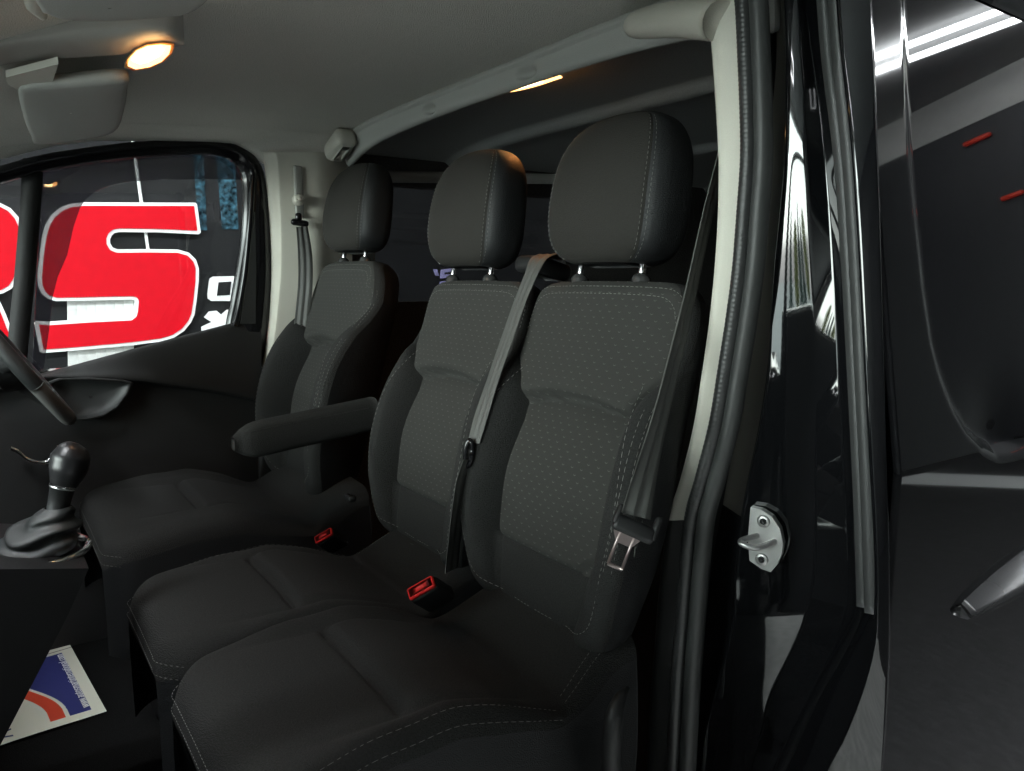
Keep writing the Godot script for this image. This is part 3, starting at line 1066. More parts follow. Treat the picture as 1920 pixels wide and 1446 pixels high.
# ---------------------------------------------------------------- door post beside the open doorway
func post_rows(tab: Array, depths: Array) -> Array:
	var rows := []
	for q in tab:
		var r := PackedVector3Array()
		var pts := []
		for k in depths.size():
			var lean: float = pow(maxf(0.0, (q[0] - 980.0) / 466.0), 2.0)
			pts.append(at_x(q[k + 1], q[0], depths[k] - 0.016 * lean * (1.0 if k in [1, 2, 3] else 0.0) - 0.010 * lean * (1.0 if k == 4 else 0.0)))
		for i in 8: pts[2] = at_x(q[3], q[0], pts[1].x + (pts[2].z - pts[1].z) * 0.50)
		for k in pts.size():
			if k > 0: r.append(pts[k].lerp(pts[k - 1], minf(0.25, 0.003 / maxf(pts[k].distance_to(pts[k - 1]), 1e-4))))
			if k > 0 and k < pts.size() - 1:
				var a: Vector3 = r[r.size() - 1]
				var b: Vector3 = pts[k].lerp(pts[k + 1], minf(0.25, 0.003 / maxf(pts[k].distance_to(pts[k + 1]), 1e-4)))
				r.append(((a + b) / 2).lerp(pts[k], 0.45))
				r.append(b)
			if k == 0: r.append(pts[0])
		rows.append(r)
	var fine := []
	for i in rows.size() - 1:
		for k in 7:
			var r := PackedVector3Array()
			for j in rows[i].size():
				r.append((rows[i][j] as Vector3).cubic_interpolate(rows[i + 1][j], rows[max(i - 1, 0)][j], rows[min(i + 2, rows.size() - 1)][j], k / 7.0))
			fine.append(r)
	fine.append(rows[-1])
	return fine

const EDGE := [[-80, 1312, 1365], [0, 1325, 1376], [100, 1335, 1381], [200, 1342, 1385], [300, 1347, 1386], [400, 1346, 1382], [500, 1340, 1374], [600, 1330, 1361], [700, 1316, 1345], [800, 1300, 1328], [900, 1275, 1302], [975, 1252, 1282], [1100, 1236, 1270], [1200, 1228, 1262], [1300, 1220, 1255], [1446, 1212, 1247], [1600, 1204, 1238]]

func door_pillar() -> void:
	var st := tool()
	var tab := [
		[-80, 1440, 1466, 1494, 1500, 1566, 1628, 1632], [0, 1446, 1470, 1497, 1508, 1572, 1632, 1636], [100, 1450, 1472, 1503, 1522, 1580, 1637, 1641], [200, 1446, 1472, 1509, 1536, 1592, 1641, 1645], [300, 1440, 1470, 1513, 1547, 1602, 1645, 1649],
		[400, 1434, 1461, 1517, 1556, 1609, 1649, 1653], [500, 1425, 1451, 1521, 1563, 1615, 1652, 1656], [600, 1414, 1445, 1524, 1569, 1620, 1655, 1659], [700, 1400, 1440, 1527, 1574, 1625, 1658, 1662], [800, 1384, 1425, 1529, 1579, 1630, 1661, 1665],
		[900, 1364, 1404, 1530, 1584, 1636, 1664, 1668], [1000, 1345, 1386, 1530, 1588, 1642, 1667, 1671], [1080, 1333, 1378, 1526, 1590, 1645, 1668, 1672], [1150, 1325, 1376, 1512, 1585, 1645, 1668, 1672], [1220, 1318, 1362, 1484, 1560, 1640, 1667, 1671],
		[1300, 1310, 1340, 1446, 1520, 1618, 1663, 1667], [1380, 1304, 1320, 1425, 1480, 1585, 1658, 1662], [1446, 1300, 1312, 1408, 1450, 1550, 1653, 1657], [1600, 1290, 1295, 1370, 1390, 1480, 1642, 1646]]
	grid(st, post_rows(tab, [1.02, 0.930, 0.945, 0.972, 0.932, 0.950, 0.995]))
	part("door_post", st, M.paint, body)
	# two flat rubber strips down the step of the post
	for q in [[[-60, 1540], [100, 1552], [300, 1576], [500, 1590], [700, 1601], [900, 1611], [1000, 1615], [1138, 1619]], [[-60, 1562], [100, 1572], [300, 1592], [500, 1605], [700, 1615], [900, 1625], [1000, 1629], [1150, 1634]]]:
		st = tool()
		var pts := []; var ac := []
		for p in q: pts.append(at_x(p[1], p[0], 0.938))
		pts = smooth(pts, 6)
		for p in pts: ac.append(Vector3(0.15, 0, 1))
		sweep(st, pts, ac, [Vector2(-0.0075, -0.004), Vector2(-0.006, 0.004), Vector2(-0.002, 0.0055), Vector2(0.002, 0.0035), Vector2(0.006, 0.005), Vector2(0.0075, -0.004)])
		part("rubber_strip", st, M.rubber_grey, body)
	# bright cream edge of the post trim, its dark lower length, and the pinch seal
	var rows := []
	for i in EDGE.size():
		var e: Array = EDGE[i]
		var r := PackedVector3Array()
		var a := at_x(e[1], e[0], 0.900); var b := at_x(e[2] + 4, e[0], 0.912)
		r.append(a + Vector3(0.16, 0, -0.02)); r.append(a + Vector3(0.02, 0, -0.004)); r.append(a); r.append(a.lerp(b, 0.12) + Vector3(-0.004, 0, 0)); r.append(a.lerp(b, 0.5) + Vector3(-0.006, 0, 0)); r.append(b)
		rows.append(r)
	var fine := []
	for i in rows.size() - 1:
		for k in 6:
			var r := PackedVector3Array()
			for j in rows[i].size():
				r.append((rows[i][j] as Vector3).cubic_interpolate(rows[i + 1][j], rows[max(i - 1, 0)][j], rows[min(i + 2, rows.size() - 1)][j], k / 6.0))
			fine.append(r)
	fine.append(rows[-1])
	st = tool()
	grid(st, fine.slice(0, 11 * 6 + 1))
	part("post_trim", st, M.cream, body)
	st = tool()
	grid(st, fine.slice(11 * 6))
	part("post_lower_trim", st, M.trim_black, body)
	st = tool()
	rows = []
	for i in fine.size():
		var r := PackedVector3Array()
		var a: Vector3 = fine[i][1]
		for q in [[0.0, 0.0], [0.04, -0.012], [0.14, -0.014], [0.24, -0.01]]: r.append(a + Vector3(q[0] + 0.02, 0, q[1]))
		rows.append(r)
	grid(st, rows)
	part("post_inner_trim", st, M.trim_black, body)
	for bead in 2:
		st = tool()
		var pts := []; var ac := []
		for e in EDGE:
			pts.append(at_x(e[2] + (15 if bead == 0 else 42) + (3.0 if e[0] < 400 else 0.0), e[0], 0.885 if bead == 0 else 0.893))
		pts = smooth(pts, 34 if bead == 0 else 8)
		var rows2 := []
		for i in pts.size():
			var d: Vector3 = (pts[min(i + 1, pts.size() - 1)] - pts[max(i - 1, 0)]).normalized()
			var s := (Vector3(0.45, 0, 1) - d * d.dot(Vector3(0.45, 0, 1))).normalized()
			var o := d.cross(s)
			var ring := PackedVector3Array()
			var ripple := (0.00035 * sin(i * PI / 1.5)) if bead == 0 else 0.0
			for k in 14:
				var a := TAU * k / 14
				var rr: float = (0.0118 if bead == 0 else 0.0135) + ripple
				ring.append(pts[i] + s * cos(a) * rr + o * sin(a) * rr * 1.25)
			rows2.append(ring)
		fan(st, rows2[0], true); grid(st, rows2, true); fan(st, rows2[-1])
		part("door_seal", st, M.rubber if bead == 0 else M.rubber_grey, body)
	# latch striker on the post
	var base := at_x(1437, 1012, 0.936)
	var nrm := Vector3(-0.93, 0, 0.36).normalized()
	var side := Vector3(0.36, 0, 0.93).normalized()
	var plate := []
	for q in [[-0.024, 0.047], [-0.008, 0.046], [0.008, 0.038], [0.020, 0.022], [0.0255, 0.0], [0.024, -0.018], [0.018, -0.035], [0.010, -0.047], [-0.004, -0.045], [-0.022, -0.036], [-0.026, 0.0]]:
		plate.append(base + side * q[0] + Vector3.UP * q[1] - nrm * 0.008)
	st = tool()
	prism(st, plate, nrm * 0.013)
	var k := part("striker_plate", st, M.steel, body)
	st = tool()
	var h := base + nrm * 0.004
	var pin := (nrm * 0.6 - rt * 0.80).normalized()
	tube(st, smooth([h + side * 0.014 + Vector3.UP * 0.001, h + side * 0.014 + pin * 0.026 + Vector3.UP * -0.003, h + side * 0.009 + pin * 0.036 + Vector3.UP * -0.004, h + side * -0.006 + pin * 0.037 + Vector3.UP * -0.001, h + side * -0.012 + pin * 0.028 + Vector3.UP * 0.002, h + side * -0.012 + Vector3.UP * 0.005], 5), 0.0046, 12)
	part("striker_loop", st, M.steel, k)
	for y in [0.029, -0.030]:
		st = tool()
		var c: Vector3 = h + Vector3.UP * y + side * -0.004
		tube(st, [c, c + nrm * 0.002, c + nrm * 0.0035, c + nrm * 0.0036], [0.0095, 0.0095, 0.0075, 0.005], 18)
		part("screw", st, M.steel, k)
		st = tool()
		tube(st, [c + nrm * 0.0034, c + nrm * 0.0040], 0.0042, 6)
		part("screw_socket", st, M.black_plastic, k)

# ---------------------------------------------------------------- sliding door
func side_z(y: float) -> float:
	return -0.497 - 0.155 * maxf(0.0, y - 1.25) - 0.02 * pow(maxf(0.0, 0.9 - y), 2.0) + 0.012 * smoothstep(1.32, 1.20, y) * 0.0

func sliding_door() -> void:
	var t := thing("sliding_door", "glossy black sliding side door with dark window and pull handle", "door", Vector3(1.3, 0.3, -0.5))
	var frame := PackedVector2Array()
	for q in [[1690, -60], [1694, 60], [1698, 160], [1703, 260], [1711, 360], [1720, 450], [1731, 550], [1745, 645], [1762, 710], [1786, 770], [1815, 818], [1845, 848], [1872, 862], [1900, 858], [1960, 842], [2060, 812], [2300, 750], [2300, -400], [1690, -400]]:
		var p := at_z(q[0], q[1], -0.5)
		for i in 12: p = at_z(q[0], q[1], side_z(p.y))
		frame.append(Vector2(p.x, p.y))
	var nx := 150; var ny := 260
	var rows := []; var inside := []
	for j in ny + 1:
		var y := lerpf(0.34, 1.93, float(j) / ny)
		var r := PackedVector3Array(); var ins := []
		var z0 := side_z(y)
		for i in nx + 1:
			var x := 0.962 + 0.80 * pow(float(i) / nx, 1.12)
			var z := z0
			var p := Vector2(x, y)
			var d := 9.0
			for k in frame.size():
				d = minf(d, p.distance_to(Geometry2D.get_closest_point_to_segment(p, frame[k], frame[(k + 1) % frame.size()])))
			var isin := Geometry2D.is_point_in_polygon(p, frame)
			if not isin: d = -d
			# the glass sits a little behind the skin; the opening's lip widens into a dish at its lower corner
			var lip := 0.005 + 0.020 * exp(-pow(p.distance_to(Vector2(1.26, 1.22)) / 0.10, 2.0))
			z -= lip * smoothstep(-0.004, 0.010 + lip, d)
			# folded front edge
			var e := (x - 0.962) / 0.007
			if e < 1: z -= 0.007 * (1.0 - sqrt(maxf(1.0 - pow(1.0 - e, 2.0), 0)))
			r.append(Vector3(x, y, z)); ins.append(isin and d > 0.018)
		rows.append(r); inside.append(ins)
	var skin := tool(); var glass := tool()
	for j in ny:
		for i in nx:
			var st: SurfaceTool = glass if inside[j][i] and inside[j + 1][i] and inside[j][i + 1] and inside[j + 1][i + 1] else skin
			tri(st, rows[j][i], rows[j + 1][i], rows[j][i + 1])
			tri(st, rows[j][i + 1], rows[j + 1][i], rows[j + 1][i + 1])
	var edge := []
	for r in rows: edge.append(PackedVector3Array([r[0], r[0] + Vector3(0.002, 0, -0.03), r[0] + Vector3(0.006, 0, -0.05)]))
	grid(skin, edge)
	part("door_skin", skin, M.paint, t)
	part("window", glass, M.tint_glass, t)
	var lining := tool()
	box(lining, Vector3(1.06, 0.36, -0.60), Vector3(1.78, 1.42, -0.585))
	part("inner_lining", lining, M.cargo, t)
	# handle: a tapered paddle bowed away from the skin, its top sloping back
	var h := tool()
	var rows2 := []
	for i in 25:
		var q := i / 24.0
		var x := lerpf(1.172, 1.52, q)
		var grow := pow(sin(minf(q * 1.25 + 0.16, 1.0) * PI / 2), 0.7)
		var tip := 0.002 + 0.036 * grow
		var y := 1.000 + 0.032 * q
		var z0 := -0.497 - 0.012
		var ring := PackedVector3Array()
		for c in [[-0.010, 0.0], [-0.012, 0.4], [-0.010, 0.8], [-0.003, 0.98], [0.005, 1.0], [0.013, 0.88], [0.024, 0.62], [0.034, 0.36], [0.038, 0.2], [0.036, 0.0]]:
			ring.append(Vector3(x, y + c[0] * (0.25 + 0.75 * grow), z0 + (tip + 0.012) * c[1]))
		rows2.append(ring)
	fan(h, rows2[0], true); grid(h, rows2, true); fan(h, rows2[-1])
	part("handle", h, M.handle, t)

# ---------------------------------------------------------------- passenger door, swung open beside the photographer
func passenger_door() -> void:
	var hinge := Vector3(-0.26, 0, -0.54)
	var out := Vector3(-0.30, 0, 0.95).normalized()
	var thick := Vector3(out.z, 0, -out.x) * 0.05
	var t := thing("passenger_door", "black passenger door standing wide open beside the front seats", "door", hinge + Vector3(0, 0.45, 0))
	var low := tool()
	prism(low, [hinge + Vector3(0, 0.46, 0), hinge + out * 0.95 + Vector3(0, 0.50, 0), hinge + out * 1.0 + Vector3(0, 0.9, 0), hinge + out * 1.0 + Vector3(0, 1.43, 0), hinge + Vector3(0, 1.40, 0)], -thick)
	part("door_skin", low, M.paint, t)
	var trim := tool()
	prism(trim, [hinge + thick * 0.04 + out * 0.04 + Vector3(0, 0.52, 0), hinge + thick * 0.04 + out * 0.90 + Vector3(0, 0.56, 0), hinge + thick * 0.04 + out * 0.96 + Vector3(0, 1.42, 0), hinge + thick * 0.04 + out * 0.04 + Vector3(0, 1.39, 0)], thick * 0.8)
	part("trim_panel", trim, M.trim_black, t)
	var rim := tool()
	tube(rim, smooth([hinge + out * 0.02 + Vector3(0, 1.30, 0), hinge + out * 0.04 + Vector3(0, 1.60, 0), hinge + out * 0.12 + Vector3(0, 1.83, 0), hinge + out * 0.50 + Vector3(0, 1.90, 0), hinge + out * 0.92 + Vector3(0, 1.86, 0), hinge + out * 0.99 + Vector3(0, 1.72, 0), hinge + out * 1.0 + Vector3(0, 1.38, 0)], 5), 0.022, 8)
	part("window_frame", rim, M.gloss_black, t)
	var pane := tool()
	prism(pane, [hinge + out * 0.04 + Vector3(0, 1.31, 0), hinge + out * 0.98 + Vector3(0, 1.38, 0), hinge + out * 0.97 + Vector3(0, 1.72, 0), hinge + out * 0.91 + Vector3(0, 1.85, 0), hinge + out * 0.50 + Vector3(0, 1.89, 0), hinge + out * 0.12 + Vector3(0, 1.82, 0), hinge + out * 0.05 + Vector3(0, 1.60, 0)], -thick * 0.08)
	part("window_glass", pane, M.glass, t)

# ---------------------------------------------------------------- driver's door on the far side
func driver_door() -> void:
	var t := thing("driver_door", "closed driver's door with black window frame and dark trim panel", "door", Vector3(0.3, 0.36, -2.45))
	var pairs := [[-140, 385, -140, 350], [-60, 362, -60, 328], [0, 345, 0, 311], [78, 323, 78, 290], [160, 308, 160, 277], [240, 298, 240, 267], [300, 293, 302, 263], [360, 290, 372, 262], [400, 292, 428, 266], [430, 301, 464, 281], [446, 319, 485, 302], [453, 345, 497, 335], [452, 420, 504, 400], [445, 480, 509, 500], [432, 560, 506, 580], [424, 600, 498, 650], [418, 640, 488, 720]]
	var st := tool()
	var rows := []
	for q in pairs:
		var r := PackedVector3Array()
		for k in [[0.0, -2.475], [0.0, -2.455], [0.10, -2.440], [0.3, -2.436], [0.55, -2.425], [0.8, -2.424], [1.0, -2.440]]:
			r.append(at_z(lerpf(q[0], q[2], k[0]), lerpf(q[1], q[3], k[0]), k[1]))
		rows.append(r)
	var fine := []
	for i in rows.size() - 1:
		for k in 5:
			var r := PackedVector3Array()
			for j in rows[i].size():
				r.append((rows[i][j] as Vector3).cubic_interpolate(rows[i + 1][j], rows[max(i - 1, 0)][j], rows[min(i + 2, rows.size() - 1)][j], k / 5.0))
			fine.append(r)
	fine.append(rows[-1])
	grid(st, fine)
	part("window_frame", st, M.gloss_black, t)
	# lining between the frame and the roof
	st = tool()
	rows = []
	for q in [[-0.06, 1.77], [0.0, 1.79], [0.08, 1.815], [0.2, 1.86], [0.31, 1.885], [0.46, 1.898], [0.6, 1.907], [0.68, 1.903], [0.74, 1.875], [0.80, 1.84], [0.9, 1.84], [1.03, 1.84]]:
		var r := PackedVector3Array()
		for k in [[-0.004, -2.455], [0.0, -2.438], [0.012, -2.428]]: r.append(Vector3(q[0], q[1] + k[0], k[1]))
		for k in [0.3, 0.6, 1.0]:
			r.append(Vector3(q[0], lerpf(q[1] + 0.012, roof(q[0], -2.33) - 0.001, sin(k * PI / 2)), lerpf(-2.428, -2.33, 1.0 - cos(k * PI / 2))))
		rows.append(r)
	grid(st, rows)
	part("roof_side_lining", st, M.headlining, body)
	# divider to the quarter light
	st = tool()
	var bar := [at_z(62, 300, -2.468), at_z(56, 400, -2.468), at_z(46, 520, -2.468), at_z(36, 620, -2.468), at_z(25, 740, -2.468)]
	var ac := []
	bar = smooth(bar, 3)
	for p in bar: ac.append(Vector3.RIGHT)
	sweep(st, bar, ac, [Vector2(-0.024, -0.006), Vector2(-0.024, 0.006), Vector2(-0.018, 0.011), Vector2(0.018, 0.011), Vector2(0.024, 0.006), Vector2(0.024, -0.006)])
	part("window_divider", st, M.trim_black, t)
	# glazing
	st = tool()
	var pane := []
	for q in [[-140, 380], [0, 340], [78, 318], [160, 303], [240, 293], [300, 288], [360, 285], [405, 287], [434, 298], [452, 319], [458, 345], [457, 420], [450, 480], [437, 560], [428, 640], [-140, 760]]: pane.append(at_z(q[0], q[1], -2.482))
	prism(st, pane, Vector3(0, 0, -0.004))
	part("window_glass", st, M.glass, t)
	# smoked wind deflector along the front and top edge, outside the glass
	st = tool()
	var defl := []
	for q in [[60, 705], [78, 318], [160, 303], [240, 293], [300, 288], [360, 285], [405, 287], [434, 298], [450, 319], [455, 337], [380, 336], [300, 337], [240, 341], [205, 348], [180, 358], [160, 374], [150, 390], [138, 425], [126, 478], [108, 520], [98, 560], [92, 620], [82, 690]]: defl.append(at_z(q[0], q[1], -2.505))
	prism(st, defl, Vector3(0, 0, -0.003))
	part("wind_deflector", st, M.smoked, t)
	# run channel beside the glass with a grey filler behind it
	st = tool()
	tube(st, smooth([at_z(474, 318, -2.425), at_z(470, 400, -2.43), at_z(461, 500, -2.43), at_z(450, 570, -2.43), at_z(440, 612, -2.43)], 5), 0.010, 10)
	part("glass_channel", st, M.gloss_black, t)
	st = tool()
	prism(st, [at_z(477, 398, -2.428), at_z(479, 500, -2.428), at_z(478, 607, -2.428), at_z(450, 607, -2.428), at_z(463, 520, -2.428), at_z(471, 440, -2.428)], Vector3(0, 0, 0.006))
	part("frame_filler", st, M.rubber_grey, t)
	# trim panel: upper shoulder, then the dark lower panel
	st = tool()
	rows = []
	for q in [[-160, 762, 770], [-60, 736, 744], [40, 710, 719], [85, 698, 708], [150, 681, 708], [250, 654, 712], [330, 634, 721], [400, 617, 730], [440, 608, 737], [490, 604, 748]]:
		var r := PackedVector3Array()
		var low: Vector3 = at_z(q[0], q[2], -2.385)
		for p in smooth([at_z(q[0], q[1] + 4, -2.49), at_z(q[0], q[1], -2.452), at_z(q[0], q[1] + 4, -2.430), at_z(q[0], lerpf(q[1], q[2], 0.6), -2.405), low, low + Vector3(0, -0.018, -0.020), low + Vector3(0, -0.10, -0.030), Vector3(low.x, 0.8, -2.40), Vector3(low.x, 0.40, -2.40)], 4): r.append(p)
		rows.append(r)
	fine = []
	for i in rows.size() - 1:
		for k in 5:
			var r := PackedVector3Array()
			for j in rows[i].size():
				r.append((rows[i][j] as Vector3).cubic_interpolate(rows[i + 1][j], rows[max(i - 1, 0)][j], rows[min(i + 2, rows.size() - 1)][j], k / 5.0))
			fine.append(r)
	fine.append(rows[-1])
	grid(st, fine)
	part("trim_panel", st, M.trim_black, t)
	# pull pocket
	var rim := [[88, 716], [110, 709], [170, 708], [230, 712], [251, 717], [243, 738], [222, 765], [196, 781], [165, 788], [138, 788], [115, 775], [96, 745]]
	var mid := Vector2(170, 745)
	rows = []
	for k in [[1.0, -2.392], [1.0, -2.372], [0.97, -2.366], [0.90, -2.366], [0.86, -2.371], [0.70, -2.384], [0.4, -2.388], [0.05, -2.389]]:
		var r := PackedVector3Array()
		for i in rim.size():
			for s in 3:
				var p := Vector2(rim[i][0], rim[i][1]).lerp(Vector2(rim[(i + 1) % rim.size()][0], rim[(i + 1) % rim.size()][1]), s / 3.0)
				p = mid + (p - mid) * k[0]
				r.append(at_z(p.x, p.y, k[1]))
		rows.append(r)
	st = tool()
	grid(st, rows.slice(0, 5), true)
	var pull := part("pull_pocket", st, M.trim_black, t)
	st = tool()
	grid(st, rows.slice(4), true)
	part("pocket_cup", st, M.leather, pull)
	st = tool()
	tube(st, smooth([at_z(20, 840, -2.372), at_z(34, 846, -2.368), at_z(48, 858, -2.366), at_z(65, 865, -2.366), at_z(84, 867, -2.366), at_z(98, 861, -2.366), at_z(106, 846, -2.370), at_z(108, 836, -2.378)], 5), [0.006, 0.006, 0.006, 0.006, 0.006, 0.0055, 0.005, 0.005, 0.005, 0.005, 0.005, 0.005, 0.005, 0.005, 0.005, 0.005, 0.0055, 0.006, 0.0065, 0.007, 0.0075, 0.008, 0.009, 0.010, 0.011, 0.012, 0.013, 0.014, 0.014, 0.012, 0.006, 0.0055, 0.005, 0.0045, 0.004, 0.0035], 10)
	part("release_lever", st, M.chrome, t)
	st = tool()
	box(st, Vector3(-0.8, 0.32, -2.56), Vector3(0.76, 1.24, -2.50))
	part("outer_skin", st, M.paint, t)

# ---------------------------------------------------------------- seats
func seats() -> void:
	var b := thing("passenger_bench", "black cloth double passenger seat with light stitching and two headrests", "seat", Vector3(0.5, 0.455, -1.21))
	for k in 2:
		var z: float = [-0.998, -1.424][k]
		var s := seat_frame(Vector3(0.900, 1.5, z), 15.0)
		s.wide = [1.0, 0.97][k]
		s.edge = k == 0
		build_backrest(b, s)
		var h := seat_frame(Vector3(0.868, 1.5, [-1.011, -1.474][k]), 8.0)
		h.wide = 1.0
		build_headrest(b, h)
	var pc := {"x": 0.185, "y": 0.925, "z": -0.992, "half": 0.206, "long": 1.0, "near": 1.0}
	var mc := {"x": 0.185, "y": 0.920, "z": -1.408, "half": 0.194, "long": 1.0, "near": -1.0}
	build_cushion(b, pc)
	build_cushion(b, mc)
	var st := tool()
	rbox(st, Vector3(0.51, 0.555, -1.19), Vector3(0.50, 0.20, 0.78), 0.03)
	part("base", st, M.trim_black, b)
	# hinge covers between backrests and cushions
	for q in [[1022, 1182, 0.74], [782, 1028, 0.74]]:
		st = tool()
		var p := at_x(q[0], q[1], q[2])
		rbox(st, p, Vector3(0.02, 0.018, 0.05), 0.007, Basis(Vector3.BACK, 0.4))
		part("release_tab", st, M.black_plastic, b)
	st = tool()
	var trim_line := smooth([at_z(1178, 1290, -0.756), at_z(1162, 1312, -0.750), at_z(1150, 1355, -0.745), at_z(1146, 1446, -0.745), at_z(1146, 1560, -0.745)], 6)
	tube(st, trim_line, smooth_f([0.003, 0.010, 0.014, 0.015, 0.015], 6), 12)
	part("side_cover", st, M.black_plastic, b)
	# buckle of the middle seat
	buckle(b, at_x(790, 1103, 0.585), Vector3(-0.72, 0.60, 0.34), 0.95)
	var d := thing("driver_seat", "black cloth driver's seat with a padded armrest on its inner side", "seat", Vector3(0.5, 0.455, -2.07))
	var s2 := seat_frame(Vector3(0.905, 1.555, -2.135), 15.0)
	s2.wide = 1.16; s2.rise = 1.5; s2.tall = 1.14
	s2.seam_wide = 1.06
	build_backrest(d, s2)
	var h2 := seat_frame(Vector3(0.885, 1.555, -2.165), 8.0)
	h2.wide = 1.12
	build_headrest(d, h2)
	var dc := {"x": 0.175, "y": 0.930, "z": -2.06, "half": 0.285, "long": 1.0, "near": 1.0, "bolster": 0.7, "front_stitch": true, "side_stitch": false}
	build_cushion(d, dc)
	st = tool()
	rbox(st, Vector3(0.50, 0.555, -2.05), Vector3(0.48, 0.20, 0.46), 0.03)
	part("base", st, M.trim_black, d)
	# armrest
	st = tool()
	var rows := []
	var a0 := at_z(437, 828, -1.735); var a1 := at_z(700, 775, -1.72)
	for i in 21:
		var q := i / 20.0
		var c := a0.lerp(a1, q)
		var hh := 0.041 * pow(sin(minf(q * 5.0 + 0.12, 1.0) * PI / 2), 0.6)
		var hz := 0.030 * pow(sin(minf(q * 6.0 + 0.2, 1.0) * PI / 2), 0.6)
		var ring := PackedVector3Array()
		for k in 20:
			var a := TAU * k / 20
			ring.append(c + Vector3(0, hh * signf(sin(a)) * pow(absf(sin(a)), 0.6) - 0.006 * (1 - q), hz * signf(cos(a)) * pow(absf(cos(a)), 0.6)))
		rows.append(ring)
	fan(st, rows[0], true); grid(st, rows, true); fan(st, rows[-1])
	var arm := part("armrest", st, M.cloth, d)
	st = tool()
	var line := []
	for i in 12:
		var q := 0.03 + 0.9 * i / 11.0
		line.append(a0.lerp(a1, q) + Vector3(0, 0.022, 0.0285))
	stitches(st, line, 0.02, 0.0005, 0.0006)
	part("piping", st, M.black_plastic, arm)
	buckle(d, at_x(607, 1005, 0.64), Vector3(-0.70, 0.62, 0.34), 0.9)
	st = tool()
	rbox(st, at_x(656, 933, 0.70), Vector3(0.02, 0.016, 0.04), 0.006)
	part("release_tab", st, M.black_plastic, d)

func buckle(parent: Node3D, top: Vector3, face: Vector3, k: float) -> void:
	var up := face.normalized()
	var along := rt * 0.87 + uw * 0.42
	along = (along - up * along.dot(up)).normalized()
	var basis := Basis(along, up, along.cross(up))
	var st := tool()
	rbox(st, top - up * 0.040 * k, Vector3(0.060, 0.075, 0.030) * k, 0.007, basis)
	var b := part("buckle", st, M.black_plastic, parent)
	st = tool()
	rbox(st, top, Vector3(0.055, 0.010, 0.024) * k, 0.004, basis)
	part("release_button", st, M.red, b)

# ---------------------------------------------------------------- seat belts
func ribbon(st: SurfaceTool, pts: Array, widths: Array, across: Array, ridge := 0.0012) -> void:
	var n := 13
	var rows := []; var under := []
	for i in pts.size():
		var d: Vector3 = (pts[min(i + 1, pts.size() - 1)] - pts[max(i - 1, 0)]).normalized()
		var s: Vector3 = across[i]
		s = (s - d * s.dot(d)).normalized()
		var o := s.cross(d)
		var r := PackedVector3Array(); var u := PackedVector3Array()
		for k in n:
			var q := lerpf(-0.5, 0.5, k / (n - 1.0))
			var w := ridge * (sin(q * 15.0 + 0.6) + 0.5 * sin(q * 31.0 + i * 0.05))
			r.append(pts[i] + s * q * widths[i] + o * w)
			u.append(pts[i] + s * q * widths[i] + o * (w - 0.0012))
		var ring := r.duplicate()
		for k in n: ring.append(u[n - 1 - k])
		rows.append(ring)
	fan(st, rows[0], true); grid(st, rows, true); fan(st, rows[-1])

func smooth_f(list: Array, per: int) -> Array:
	var out := []
	for i in list.size() - 1:
		for k in per: out.append(lerp(list[i], list[i + 1], float(k) / per))
	out.append(list[-1])
	return out

